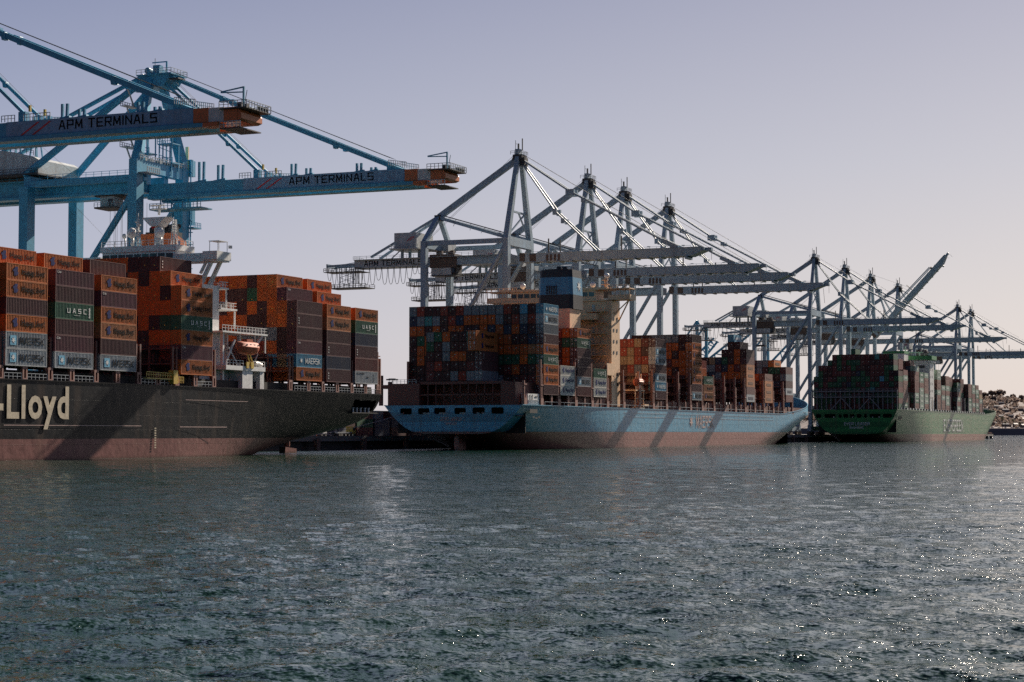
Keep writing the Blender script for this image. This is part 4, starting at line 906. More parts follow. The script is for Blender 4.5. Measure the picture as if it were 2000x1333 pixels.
bx3(b, 1077.38, 206, 41.5, 1077.52, 209.6, 43.0); bx3(b, 1077.38, 206, 36, 1077.52, 210.6, 37.2); bx3(b, 1082, 203.08, 18.5, 1086, 203.2, 23.5)
b.build('window', 'window_glass', s3)
b = MB()
for y in (210, 218, 224): b.tube([P3(1083, y, 48.4), P3(1083, y, 54 - abs(y - 218) * .4)], .35, 8)
b.box(P3(1082.6, 208, 50.4), P3(1083.4, 228, 50.8)); b.rail([P3(1077, 203, 48.4), P3(1077, 240, 48.4)], 1.2, .08, 3); b.build('radar_mast', 'ship_white', s3)
# mooring ropes
def rope(p, q, sag, lbl):
    pts = []
    for i in range(17):
        t = i / 16; v = Vector(p).lerp(Vector(q), t); v.z -= sag * 4 * t * (1 - t); pts.append(v - Vector(p))
    b = MB(); b.tube(pts, .07, 6); o = b.build('mooring_rope', 'letter_pink', None, p); tag(o, lbl, 'rope', 'mooring ropes to the quay')
rope((395.6, 226, 10.8), (440, 251, 4), .8, "pale rope from the black ship's stern to the quay bollard")
rope((395.6, 230, 10.8), (462, 251, 4), 1.4, "longest pale rope trailing from the black ship's stern")
rope((480.0, 238, 10.3), (452, 251.5, 4), .6, "pale rope from the blue ship's port stern window")
rope((850, 226, 15.5), (905, 251, 4), 1.2, "pale rope from the blue ship's bow to the quay")
rope((980.9, 240, 13.2), (940, 251, 4), .9, "pale rope from the green ship's port stern opening")
# ================================================================ CRANES
def Lz(p): return (p[0], p[1], p[2] - 3.6)
def part(root, name, mats, fn, smooth=False):
    b = MB(); fn(b); b.v = [(x, y, z - 3.6) for x, y, z in b.v]; return b.build(name, mats, root, smooth=smooth)
def festoon(b, y0, y1, x, z, n, depth, r=.09):
    st = (y1 - y0) / n
    for i in range(n):
        dd = depth * (1 if i % 5 else .75); pts = []
        for k in range(9):
            t = k / 8; pts.append((x, y0 + st * (i + t * .96), z - dd * (1 - (2 * t - 1) ** 4 * .0 - abs(2 * t - 1) ** 3.2)))
        b.tube(pts, r, 5, cap=False)
def legs_and_portal(root, st, gauge, hw, ztop, lw, zb=None):
    for y, nm in ((0, 'leg'), (gauge, 'leg')):
        for x in (-hw, hw):
            part(root, 'leg', st, lambda b: (b.box((x - lw / 2, y - lw * .42, 8.0), (x + lw / 2, y + lw * .42, ztop)), b.box((x - lw * .8, y - lw * .5, 6.5), (x + lw * .8, y + lw * .5, 9.0))))
    for y in (0, gauge):
        part(root, 'sill_beam', st, lambda b: b.box((-hw - 3, y - .9, 5.8), (hw + 3, y + .9, 8.2)))
        for s in (-1, 1):
            part(root, 'bogie', 'rusty_machinery', lambda b: [b.box((s * hw + k * 2.2 - .9, y - .7, 3.7), (s * hw + k * 2.2 + .9, y + .7, 5.6)) for k in (-2, -1, 0, 1, 2)])
    for x in (-hw, hw):
        part(root, 'portal_beam', st, lambda b: b.box((x - .7, .8, 17.2), (x + .7, gauge - .8, 19.4)))
        part(root, 'diagonal_brace', st, lambda b: b.tube([(x, .6, ztop - 2.5), (x, gauge - .8, ztop - 2.5 - (ztop - 22) * .98)], .78, 10), smooth=False)
def make_grey(Xc, label, lift=0):
    st = 'grey_steel'; g = 30.5; hw = 10.2
    root = empty('gantry_crane', (Xc, 250, 3.6), label, 'crane', 'grey ship-to-shore gantry cranes')
    legs_and_portal(root, st, g, hw, 70.0, 2.3)
    for y, z0, z1 in ((0, 24.5, 27.8), (g, 24.5, 27.5), (0, 67.6, 70.6), (g, 67.6, 70.2)): part(root, 'portal_beam', st, lambda b: b.box((-hw, y - 1, z0), (hw, y + 1, z1)))
    for x in (-hw, hw): part(root, 'portal_beam', st, lambda b: b.box((x - .55, 1, 68.4), (x + .55, g - 1, 70.0)))
    # cross-bracing seen under the portal
    part(root, 'cross_brace', 'dark_steel', lambda b: [b.bar((x0, 0, z), (-x0, 0, z + 4.2), .35) for x0, z in ((-6, 8.5), (6, 12.7), (-6, 16.6), (6, 20.4))])
    for s in (-1, 1):
        part(root, 'mast_leg', st, lambda b: b.bar((s * hw, 0, 69.5), (s * 1.5, -.4, 98.5), 2.2, 1.9, w2=1.35, h2=1.4))
    part(root, 'mast_brace', st, lambda b: (b.bar((-6.9, 0, 79.5), (6.9, 0, 79.5), .6), b.bar((-9, 0, 71), (5.6, 0, 79.5), .45), b.bar((9, 0, 71), (0, 0, 79.5), .45)))
    part(root, 'mast_head', ['grey_steel', 'galvanised', 'dark_steel'], lambda b: (b.box((-2.2, -2.2, 97.4), (2.2, 1.2, 99.2), 2), b.box((-1.6, -2.9, 95.4), (1.6, -1.0, 98.2), 2), b.box((-1.4, -.9, 99.2), (1.4, .7, 101.2)),
        b.rail([(-2.6, 1.8, 99.2), (-2.6, -2.4, 99.2), (2.6, -2.4, 99.2), (2.6, 1.8, 99.2)], 1.2, .06, 1.4, 1), b.rail([(-2.2, 1.4, 97.0), (2.2, 3.0, 97.0)], 1.2, .06, 1, 1), b.bar((-1, .6, 101), (-1, .6, 104.2), .16, .16, 1), b.bar((.9, -1.1, 101), (.9, -1.1, 105), .3, .3, 2), b.bar((.1, 0, 101), (.1, 0, 103.2), .5, .5, 2), b.bar((-2, 0, 103), (0, .6, 103), .1, .1, 2)))
    part(root, 'ladder', 'dark_steel', lambda b: (b.bar((hw + 1.5, .3, 9), (hw + 1.5, .3, 68), .12), b.bar((hw + 1.5, -.4, 9), (hw + 1.5, -.4, 68), .12), [b.box((hw + 1.1, -.9, z), (hw + 2.2, .9, z + .15)) for z in np.arange(14, 68, 6)]))
    # landside frame, back stay and diagonal
    for s in (-1, 1):
        part(root, 'back_frame', st, lambda b: b.bar((s * hw, g, 69.8), (s * .9, g - .6, 79.0), 1.6, 1.5))
    part(root, 'diagonal_strut', st, lambda b: b.bar((0, -.3, 98.2), (0, g - .8, 79.4), 1.7, 1.9))
    for s in (-1, 1): part(root, 'back_stay', st, lambda b: b.bar((s * 1.0, g - .4, 79.2), (s * 3.4, 54.5, 66.0), .75))
    for s in (-1, 1): part(root, 'frame_tie', st, lambda b: b.bar((s * .8, g - 1.2, 79.0), (s * hw, 1.2, 70.6), .9, 1.1))
    part(root, 'catwalk', 'dark_steel', lambda b: (b.bar((0, g - 1.5, 80.0), (0, 1.5, 71.8), .5, .35), [b.bar((0, g - 1.5 - k * 5.6, 80.0 - k * 1.6), (.4 * (-1) ** k * 3, g - 1.5 - k * 5.2, 77.2 - k * 1.4), .12) for k in range(1, 5)]))
    part(root, 'mast_head', 'dark_steel', lambda b: (b.box((-1.6, g - 1.8, 78.0), (1.6, g + .4, 79.9)),))
    for x in (-.8, .8): part(root, 'rope_guard', 'cable', lambda b: b.bar((x, .4, 100), (x * .6, g + 4, 71.2), .07))
    # landside girder and its name board
    part(root, 'rear_girder', st, lambda b: b.box((-3.2, 1.5, 62.3), (3.2, 61.2, 65.2)))
    part(root, 'name_board', 'grey_light', lambda b: b.box((-3.34, 33.5, 62.4), (-3.2, 61.0, 65.1)))
    pv = link('lettering', stroke_text('APM TERMINALS', 22.5, 1.95, 'letter_dark'), root, (-3.36, 46.0, 60.2), ROT_E)
    part(root, 'girder_walkway', 'galvanised', lambda b: (b.box((-4.4, 1, 65.1), (-3.2, 61, 65.25)), b.rail([(-4.4, 1, 65.25), (-4.4, 61, 65.25)], 1.1, .05, 2.6), b.rail([(-3.2, 61, 65.25), (3.2, 61, 65.25)], 1.1, .05, 1.6)))
    part(root, 'tail_frame', ['grey_steel', 'dark_steel'], lambda b: ([b.bar((x, 61, 63.8), (x, 72.2, 63.4), .5, .7) for x in (-3, 3)], b.box((-3.3, 71.8, 62.9), (3.3, 72.3, 64.2)), b.bar((0, 60, 65.1), (0, 70, 63.8), .15), b.box((-3.6, 58.5, 61.2), (3.6, 73.2, 61.4), 1),
        b.rail([(-3.6, 58.5, 61.4), (-3.6, 73.2, 61.4), (3.6, 73.2, 61.4)], 1.2, .07, 2, 1), [b.bar((x, y, 61.4), (x, y, 63.6), .2) for x in (-3.2, 3.2) for y in (63, 68, 72)]))
    part(root, 'service_platform', ['galvanised', 'dark_steel'], lambda b: (b.box((-3.4, 56.5, 55.4), (3.4, 71.2, 55.7), 1), b.rail([(-3.4, 56.5, 55.7), (-3.4, 71.2, 55.7), (3.4, 71.2, 55.7), (3.4, 56.5, 55.7)], 1.2, .07, 2, 1),
        [b.bar((x, y, 55.6), (x, y, 62.4), .22, .22, 0) for x in (-3.2, 3.2) for y in (61.5, 67)], [b.bar((-3.2, 61.5, z), (-3.2, 67, z + 1.6), .14, .14, 0) for z in (56, 57.6, 59.2, 60.6)], [b.bar((-3.2, 67, z), (-3.2, 61.5, z + 1.6), .14, .14, 0) for z in (56, 57.6, 59.2, 60.6)],
        [b.bar((-3.3, y, 55.6), (-3.3, y, 56.8), .1) for y in np.arange(57, 71, 1.2)]))
    part(root, 'festoon_cable', 'cable', lambda b: (festoon(b, 60.5, 72, -3.2, 62.6, 6, 5.8), festoon(b, 38.5, 60, -3.2, 62.4, 9, 6.0), [b.bar((-3.2 + (k % 3) * .1, 59.2 + k * .35, 56.8), (-3.2, 59.2 + k * .35, 62.4), .12) for k in range(9)], festoon(b, 29.0, 38.5, -3.2, 62.2, 5, 2.6)))
    part(root, 'machinery_house', 'grey_light', lambda b: (b.box((-7.5, 34.8, 68.4), (5.5, 43.4, 73.6)), b.box((-8.4, 34.0, 67.9), (6.2, 45.0, 68.3)), b.rail([(-8.4, 34, 68.3), (-8.4, 45, 68.3), (6, 45, 68.3)], 1.1, .05, 2)))
    for k in (0, .9): part(root, 'house_mark', 'letter_red', lambda b: b.poly([(-7.55, 38.6 - k, 70.7), (-7.55, 38.2 - k, 70.7), (-7.55, 36.4 - k, 72.2), (-7.55, 36.8 - k, 72.2)], (-.03, 0, 0)))
    part(root, 'house_support', st, lambda b: [b.bar((x, y, 65), (x, y, 68), .8) for x in (-3, 3) for y in (36, 42.5)] + [b.bar((-3, 47, 65), (-3, 43, 68.2), .3)])
    part(root, 'electrical_room', 'grey_light', lambda b: (b.box((2.5, 27.5, 67.6), (9.0, 33.2, 71.6)),))
    part(root, 'trolley', 'rusty_machinery', lambda b: (b.box((-4.2, 22, 65.0), (4.2, 31.5, 66.0)), [b.box((-4 + (k % 4) * 1.6, 22.5 + k * 1.1, 65.8), (-2.6 + (k % 4) * 1.6, 23.6 + k * 1.1, 67.2)) for k in range(8)], b.box((-3.6, 21.6, 61.4), (-3.25, 31.6, 65.0)), b.box((-3.3, 22.5, 61.0), (3.3, 31, 62.2))))
    part(root, 'operator_cab', ['grey_light', 'window_glass', 'dark_steel'], lambda b: (b.box((-3.4, 23.6, 58.9), (2.4, 31.2, 61.6)), b.box((-3.0, 21.9, 59.2), (1.6, 23.6, 61.6), 2), b.box((-3.5, 22.3, 59.6), (-3.4, 23.4, 61.2), 1), b.box((-3.6, 22, 58.6), (2.6, 31.6, 58.85), 2)))
    part(root, 'hoist_cable', 'cable', lambda b: [b.bar((x, 26 + y, 61), (x, 26 + y, 52), .07) for x in (-1, 1) for y in (-1, 1)])
    # boom (turned up about its hinge on the raised crane)
    hy, hz = -3.0, 63.6; ca, sa = math.cos(R(lift)), math.sin(R(lift))
    def T(p): dy = hy - p[1]; dz = p[2] - hz; return (p[0], hy - (dy * ca - dz * sa), hz + dy * sa + dz * ca)
    def bpart(name, mats, fn, smooth=False):
        b = MB(); fn(b); b.v = [T(v) for v in b.v]; b.v = [(x, y, z - 3.6) for x, y, z in b.v]; return b.build(name, mats, root, smooth=smooth)
    bpart('boom', st, lambda b: (b.add([(x, y, z) for x in (-2.6, 2.6) for y, z in ((-2.0, 62.3), (-62.0, 62.3), (-66.5, 64.0), (-66.5, 65.1), (-2.0, 65.1))], [(0, 1, 2, 3, 4), (9, 8, 7, 6, 5), (0, 5, 6, 1), (1, 6, 7, 2), (2, 7, 8, 3), (3, 8, 9, 4), (4, 9, 5, 0)]),
        [b.box((-2.9, y, 61.98), (2.9, y + .8, 62.3)) for y in np.arange(-61, -3, 4.5)], b.box((-2.75, -66, 65.1), (2.75, -2, 65.25)), b.box((-1, -68.5, 63.9), (1, -66.5, 65.0)), b.box((-2.7, -61.0, 61.4), (2.7, -60.0, 62.3))))
    bpart('boom_walkway', 'galvanised', lambda b: (b.box((2.6, -60, 65.2), (3.8, -3, 65.32)), b.rail([(3.8, -60, 65.3), (3.8, -3, 65.3)], 1.1, .05, 2.4), [b.box((3.3, y, 66.3), (3.9, y + 1.0, 66.6)) for y in np.arange(-58, -4, 6)]))
    bpart('boom_upright', 'dark_steel', lambda b: [b.bar((x, y, 65.2), (x, y, 65.2 + h), .38) for y, h, x in ((-12, 4.8, -2.3), (-14.4, 4.8, 2.3), (-38, 4.6, -2.3))] + [b.bar((0, -66, 63), (0, -66.5, 57.0 if not lift else 62), .12), b.bar((0, -68.3, 64), (0, -68.3, 61), .1), b.box((-1.2, -55.8, 65.2), (-.2, -54.4, 66.6))])
    bpart('hinge', 'rusty_machinery', lambda b: (b.box((-2.7, -7.5, 62.5), (-2.61, -5.2, 64.9)), b.box((-3.0, -3.4, 62.6), (3.0, -1.6, 65.4)), [b.box((-2.72, -12 - k * 1.4, 62.5), (-2.61, -11.2 - k * 1.4, 64.6)) for k in range(4)]))
    if not lift:
        for s in (-1, 1):
            a = (s * 1.1, -2.2, 97.2)
            part(root, 'fore_stay', 'grey_steel', lambda b: (b.bar(a, (s * 1.6, -19.5, 85.6), .62), b.bar((s * 1.6, -19.5, 85.6), (s * 2.1, -57, 65.3), .62), b.box((s * 1.6 - .5, -21, 84.2), (s * 1.6 + .5, -18, 86.4)), b.box((s * 1.7 - .45, -25.2, 81.8), (s * 1.7 + .45, -23.6, 83.2)), b.bar((s * 2.0, -52, 67.8), (s * 2.0, -57.5, 65.2), 1.1, 1.5)))
            part(root, 'fore_stay', 'grey_steel', lambda b: (b.bar((s * 1.1, -2, 95.8), (s * 1.8, -14.3, 79.0), .5), b.bar((s * 1.8, -14.3, 79.0), (s * 2.1, -29.0, 65.3), .5), b.box((s * 1.8 - .5, -14.8, 78), (s * 1.8 + .5, -13.4, 80)), b.box((s * 1.8 - .5, -17.6, 75), (s * 1.8 + .5, -16.4, 76.6))))
        part(root, 'boom_hoist_rope', 'cable', lambda b: [b.bar((x, -2, 99.2), (x, -56, 66.4), .08) for x in (-.6, 0, .6)])
    else:
        kn = T((0, -30, 65.5)); tp = T((0, -55, 65.5))
        for s in (-1, 1):
            part(root, 'fore_stay', 'grey_steel', lambda b: (b.bar((s * 1.1, -2.2, 97.2), (s * 1.8, -9.5, 76), .5), b.bar((s * 1.1, -2.2, 95.8), (s * 1.8, -14.5, 74), .5), b.bar((s * 1.8, -9.5, 76), (s * 1.8, -15, 70), .5)))
            part(root, 'fore_stay', 'grey_steel', lambda b: (b.bar((s * 2.0, T((0, -6, 68))[1], T((0, -6, 68))[2]), (s * 2.0, tp[1] + 1, tp[2] + 1), .5)))
        part(root, 'boom_hoist_rope', 'cable', lambda b: [b.bar((x, -2, 100.2), (x, T((0, -38, 67.5))[1], T((0, -38, 67.5))[2]), .09) for x in (-.6, .6)])
    return root
def copy_tree(o, parent=None, loc=None):
    c = o.copy(); COL.objects.link(c); c.parent = parent
    if loc is not None: c.location = loc
    for ch in list(o.children): copy_tree(ch, c)
    return c
gc = make_grey(591, 'grey gantry crane nearest the camera, its mast tallest above the blue ship')
spots = [(657, 'second grey gantry crane from left, mast rising between the first two booms'), (697, 'third grey gantry crane of the four over the blue ship'), (751, 'fourth grey gantry crane, rightmost of the four over the blue ship'),
         (1000, 'grey gantry crane standing in the gap between the blue and green ships'), (1071, "grey gantry crane over the green ship's stern, just left of the raised boom"),
         (1219, 'grey gantry crane whose mast the raised boom crosses'), (1437, 'left one of the two farthest grey gantry cranes at the right'), (1495, 'farthest grey gantry crane, boom running off the right edge')]
for X, lb in spots:
    c = copy_tree(gc, None, (X, 250, 3.6)); c['label'] = lb
make_grey(1139, 'grey gantry crane with its long boom raised steeply into the sky', lift=47)

def make_blue(Xc, label):
    st = 'blue_steel'; g = 30.5; hw = 9.6
    root = empty('gantry_crane', (Xc, 250, 3.6), label, 'crane', 'bright blue ship-to-shore gantry cranes')
    legs_and_portal(root, st, g, hw, 62.6, 2.9)
    for y, z0, z1 in ((0, 22.5, 26), (g, 22.5, 26), (0, 65.0, 67.6), (g, 62.4, 65.2)): part(root, 'portal_beam', st, lambda b: b.box((-hw, y - 1, z0), (hw, y + 1, z1)))
    for x in (-hw, hw): part(root, 'portal_beam', st, lambda b: (b.box((x - .6, 1, 62.5), (x + .6, g - 1, 63.9)), b.box((x - 1.2, -1.1, 62), (x + 1.2, 1.1, 67.6))))
    for s in (-1, 1):
        part(root, 'mast_leg', st, lambda b: (b.bar((s * hw, 0, 66.0), (s * (hw - .6), -.3, 69.4), 2.0, 2.0), b.bar((s * (hw - .6), -.3, 69.2), (s * 2.4, 1.2, 87.8), 2.0, 1.9, w2=1.6, h2=1.5)))
        part(root, 'rear_strut', st, lambda b: b.tube([(s * 2.2, 2.2, 88.0), (s * (hw - 1), g + 1.6, 65.6)], .85, 10))
        part(root, 'back_stay', st, lambda b: b.tube([(s * 1.8, 3.2, 88.6), (s * 3.2, 58, 66.8)], .5, 8))
    part(root, 'mast_head', ['blue_steel', 'galvanised', 'dark_steel'], lambda b: (b.poly([(-3.0, -2.8, 85.6), (-3.0, 3.4, 85.6), (-3.0, 4.2, 88.3), (-3.0, -4.8, 88.3)], (6.0, 0, 0)), b.box((-3.4, -5.2, 88.3), (3.4, 4.4, 88.6)), b.rail([(-3.4, 4.4, 88.6), (-3.4, -5.2, 88.6), (3.4, -5.2, 88.6), (3.4, 4.4, 88.6)], 1.1, .05, 1.3, 1),
        b.box((-2.2, -1.2, 88.6), (-.6, .6, 90.8)), b.box((0.4, -.6, 88.6), (2.0, 1.6, 90.2)), b.bar((0, -1.8, 88.6), (0, -1.8, 92.0), .35), b.bar((0, -1.8, 91.9), (0, 2.2, 91.9), .25), b.bar((2, 2.8, 88.6), (2, 2.8, 93.4), .1, .1, 2), b.tube([(-2.4, 2.0, 89.6), (2.4, 2.0, 89.6)], .8, 10), b.box((-4.0, -7.6, 86.8), (-1, -5.0, 87.1), 2),
        b.rail([(-2.5, 4.2, 85.8), (-2.5, 8.0, 85.8), (2.5, 8.0, 85.8)], 1.1, .05, 1.3, 1), b.box((-2.5, 4.2, 85.6), (2.5, 8.0, 85.8))))
    part(root, 'mast_stair', 'galvanised', lambda b: ([b.box((-hw - 1.2, 1.6, z), (-hw + 3.4, 3.6, z + .15)) for z in (70.5, 75.2, 80.0)], [b.rail([(-hw - 1.2, 3.6, z), (-hw + 3.4, 3.6, z)], 1.1, .06, 1) for z in (70.6, 75.3, 80.1)], [b.bar((-hw + 3, 2.6, z), (-hw - 1 + 2.2, 3.4, z + 4.6), .5, .16) for z in (66, 70.6, 75.3, 80.1)]))
    # girders over the quay
    for s in (-1, 1):
        part(root, 'rear_girder', st, lambda b: (b.box((s * 3.6 - .9, .5, 61.1), (s * 3.6 + .9, 58, 65.0)), b.box((s * 3.6 - 1.5, .5, 60.5), (s * 3.6 + 1.5, 58, 61.1))))
    part(root, 'girder_walkway', 'blue_steel', lambda b: (b.box((-6.0, 1, 64.6), (-4.5, 56, 64.8)), b.rail([(-6.0, 1, 64.8), (-6.0, 56, 64.8)], 1.1, .045, 2.2), b.box((-6.2, 0, 63.2), (-4.5, 33, 64.0))))
    part(root, 'machinery_house', 'grey_light', lambda b: (b.poly([(-8, y, z) for y, z in ((28.6, 66.2), (56, 66.2), (56, 71.4), (52, 72.6), (44, 72.8), (36, 71.6), (30, 70.2), (28.6, 69.4))], (16, 0, 0)),))
    part(root, 'house_platform', 'dark_steel', lambda b: (b.box((-9.4, 27.6, 65.7), (9.4, 58, 66.1)), b.rail([(-9.4, 27.6, 66.1), (-9.4, 58, 66.1)], 1.1, .05, 2), b.rail([(-8, 30, 70.5), (-8, 36, 71.9), (-8, 44, 73), (-8, 52, 72.8)], 1.1, .05, 2)))
    link('lettering', stroke_text('APM', 1.9, .55, 'letter_dark'), root, (-8.04, 44.0, 66.4), ROT_E); link('lettering', stroke_text('TERMINALS', 5.0, .55, 'letter_dark'), root, (-8.04, 44.0, 65.5), ROT_E)
    part(root, 'house_mark', 'letter_red', lambda b: b.poly([(-8.05, 50.5, 69.6), (-8.05, 49.6, 69.6), (-8.05, 47.4, 71.4), (-8.05, 48.3, 71.4)], (-.03, 0, 0)))
    for yy in (31.5, 37.5):
        part(root, 'light_tower', 'blue_steel', lambda b: ([b.bar((x * 2 - 5, yy + y * 1.1, 66), (x * .6 - 5, yy + y * .5, 75.6), .28) for x in (-1, 1) for y in (-1, 1)], b.box((-6.6, yy - 1.8, 75.6), (-3.4, yy + 1.8, 76.0)), b.rail([(-6.6, yy - 1.8, 76.0), (-6.6, yy + 1.8, 76.0)], 1.1, .06, .9)))
    # stair towers between the mast legs
    for x0, y0, z1 in ((-3.5, .8, 74.4), (3.2, -1.2, 72.9)):
        part(root, 'stair_tower', 'blue_steel', lambda b: ([b.bar((x0 + dx, y0 + dy, 65.2), (x0 + dx, y0 + dy, z1), .24) for dx in (0, 3) for dy in (0, 2.4, 3.4)], [b.box((x0 - .2, y0 - .4, z), (x0 + 3.2, y0 + 3.8, z + .25)) for z in (z1 - 4.6, z1)], [b.rail([(x0 - .2, y0 - .4, z), (x0 - .2, y0 + 3.8, z)], 1.2, .06, .7) for z in (z1 - 4.4, z1 + .2)],
            [b.bar((x0, y0, z), (x0, y0 + 3.4, z + 1.4), .14) for z in np.arange(65.5, z1 - 2, 1.8)], [b.rail([(x0 - .2, y0 + 3.8, z), (x0 + 3.2, y0 + 3.8, z)], 1.2, .06, .9) for z in (z1 - 4.4, z1 + .2)]))
    part(root, 'beam_railing', 'galvanised', lambda b: (b.rail([(-hw, -1.2, 67.6), (hw, -1.2, 67.6)], 1.1, .06, 1), b.rail([(-hw, 1.2, 67.6), (hw, 1.2, 67.6)], 1.1, .06, 1), [b.box((x, -.8, 67.6), (x + .8, .4, 68.5)) for x in (-7, -4.4, -1, 5, 7)], b.box((-hw - .5, -3.5, 64.4), (-hw + 4.5, -1.1, 64.6)), b.rail([(-hw - .5, -3.5, 64.6), (-hw + 4.5, -3.5, 64.6)], 1.1, .07, .8)))
    part(root, 'lift_shaft', ['blue_steel', 'ship_tan', 'dark_steel'], lambda b: (b.box((hw + 1.7, -.6, 9), (hw + 2.1, .2, 73.4), 1), b.bar((hw + 1.4, -1.6, 9), (hw + 1.4, -1.6, 70), .25), [b.box((hw + 1.3, -1.8, z), (hw + 2.2, .2, z + .18)) for z in np.arange(12, 72, 2.9)], b.box((hw + 2.1, -1.6, 66.2), (hw + 3.4, -.2, 70.0)), b.box((hw + 2.1, -1.6, 54.5), (hw + 3.4, -.2, 58.5)), b.rail([(hw + 2.1, -2.2, 54), (hw + 5, -2.2, 54)], 1.1, .06, .8, 0), b.box((hw + 1.5, -2.4, 53.7), (hw + 5, .2, 54))))
    part(root, 'operator_cab', ['grey_light', 'window_glass', 'rusty_machinery'], lambda b: (b.box((-4.2, 9.6, 57.8), (-.6, 13.6, 60.2)), b.box((-4.3, 10.0, 58.0), (-4.2, 11.4, 59.6), 1), b.box((-5.2, 8.6, 57.3), (.6, 14.6, 57.7), 2), b.box((-4.5, 7.5, 60.2), (3.5, 15, 60.5), 2), b.rail([(-5.2, 8.6, 57.7), (-5.2, 14.6, 57.7)], 1.0, .05, 1, 0)))
    part(root, 'under_platform', 'blue_steel', lambda b: (b.box((-2.5, -13, 56.6), (2.5, 1, 56.9)), b.rail([(-2.5, -13, 56.9), (-2.5, 1, 56.9)], 1.2, .06, 1), [b.bar((-2.4, y, 56.8), (-2.4, y, 60.6), .2) for y in (-12, -9.5, -8, -5, -2)], b.bar((-2.4, -1, 60.4), (-2.4, -7, 56.8), .25), b.box((-3, -6, 59.6), (3, 0, 60.4))))
    part(root, 'outer_stair', 'galvanised', lambda b: (b.bar((hw - 1, 8.5, 50.5), (hw - 1, 2, 56), .8, .3), b.rail([(hw - 1.4, 8.5, 50.7), (hw - 1.4, 2, 56.2)], 1.0, .06, .8), b.bar((-hw, 0, 49.2), (hw, 0, 49.2), .6)))
    part(root, 'hoist_cable', 'cable', lambda b: [b.bar((x, 11 + y, 57.4), (x, 11 + y, 44), .06) for x in (-2.4, -.8) for y in (-1, 1)])
    def bpt(root, name, mats, fn):
        b = MB(); fn(b); vs = []
        for x, y, z in b.v:
            k = min(1, max(0, (80 - z) / 12)); vs.append((x, y - 3.1 * k * min(1, max(0, -y / 20)), z - 1.1 * k - 3.6))
        b.v = vs; return b.build(name, mats, root)
    # boom
    bpt(root, 'boom', ['blue_steel', 'orange_band', 'white_band'], lambda b: [(b.box((s * 2.9 - .75, y1, z0), (s * 2.9 + .75, y0, z1), mi)) for s in (-1, 1) for y0, y1, z0, z1, mi in ((.4, -22, 60.8, 63.6, 0), (-22, -62.9, 60.7, 63.7, 0), (-62.9, -66.1, 60.9, 63.5, 1), (-66.1, -69.2, 60.9, 63.4, 2), (-69.2, -72.0, 60.9, 63.3, 1))]
         + [b.box((s * 2.9 - 1.3, -65.2, 60.0), (s * 2.9 + 1.3, .4, 60.72), 0) for s in (-1, 1)] + [b.box((s * 2.9 - 1.3, -68.2, 60.0), (s * 2.9 + 1.3, -65.2, 60.72), 1) for s in (-1, 1)]
         + [b.add([(x, y, z) for x in (-3.6, 3.6) for y, z in ((-72.0, 60.9), (-72.8, 61.2), (-72.8, 62.2), (-72.0, 63.2))], [(0, 1, 2, 3), (7, 6, 5, 4), (0, 4, 5, 1), (1, 5, 6, 2), (2, 6, 7, 3), (3, 7, 4, 0)], 1)] + [b.box((-2.2, y, 62.4), (2.2, y - .5, 63.3), 0) for y in (-10, -20, -30, -40, -50, -60)])
    link('lettering', stroke_text('APM TERMINALS', 21.4, 1.75, 'letter_dark'), root, (-3.70, -47.7, 57.7), ROT_E)
    for k in (0, 2.7): bpt(root, 'boom_mark', 'letter_red', lambda b: b.poly([(-3.70, -25.2 - k, 61.0), (-3.70, -25.8 - k, 61.0), (-3.70, -29.6 - k, 63.3), (-3.70, -29.0 - k, 63.3)], (-.03, 0, 0)))
    bpt(root, 'name_board', 'board_blue', lambda b: b.box((-3.69, -62.8, 60.95), (-3.65, -22, 63.6)))
    for y, h in ((-11.2, 4.6), (-15.6, 3.6), (-34.2, 2.8), (-38.0, 1.6), (-50.8, 2.0), (-54.4, .9)):
        bpt(root, 'boom_fork', 'blue_steel', lambda b: (b.bar((-3, y, 63.4), (-3, y, 63.6 + h), .45), b.bar((-3, y - 1, 63.4), (-3, y - 1.1, 63.6 + h), .45), b.bar((-3, y + .9, 63.3), (-3, y - 1.8, 63.7), .8)))
    bpt(root, 'tip_platform', ['galvanised', 'dark_steel'], lambda b: (b.box((-4.2, -74.2, 62.9), (4.2, -68.6, 63.1), 1), b.rail([(-4.2, -68.6, 63.1), (-4.2, -74.2, 63.1), (4.2, -74.2, 63.1), (4.2, -68.6, 63.1)], 1.2, .06, .9), b.box((-3.6, -72.6, 59.5), (3.6, -68.4, 59.7), 1), b.rail([(-3.6, -68.4, 59.7), (-3.6, -72.6, 59.7)], 1.1, .06, .9), [b.box((x, -73 - (x % 2), 63.1), (x + .7, -72.2 - (x % 2), 64.0), 1) for x in (-4, -2, 1, 3)], b.bar((-4, -73.6, 63), (-4, -74.2, 66), .1)))
    bpt(root, 'tip_davit', 'blue_steel', lambda b: (b.bar((-3, -72.9, 63), (-3, -72.9, 66.9), .3), b.bar((-3, -72.9, 66.8), (-3, -68.2, 66.2), .22), b.bar((-3, -72.9, 65.9), (-3, -68.2, 66.1), .2)))
    for s in (-1, 1):
        for y0, y1, z1 in ((-25.8, -24.2, 65.6), (-59.4, -58.2, 65.0)): bpt(root, 'stay_anchor', 'blue_steel', lambda b: b.box((s * 2.4 - .6, y0, 63.5), (s * 2.4 + .6, y1, z1)))
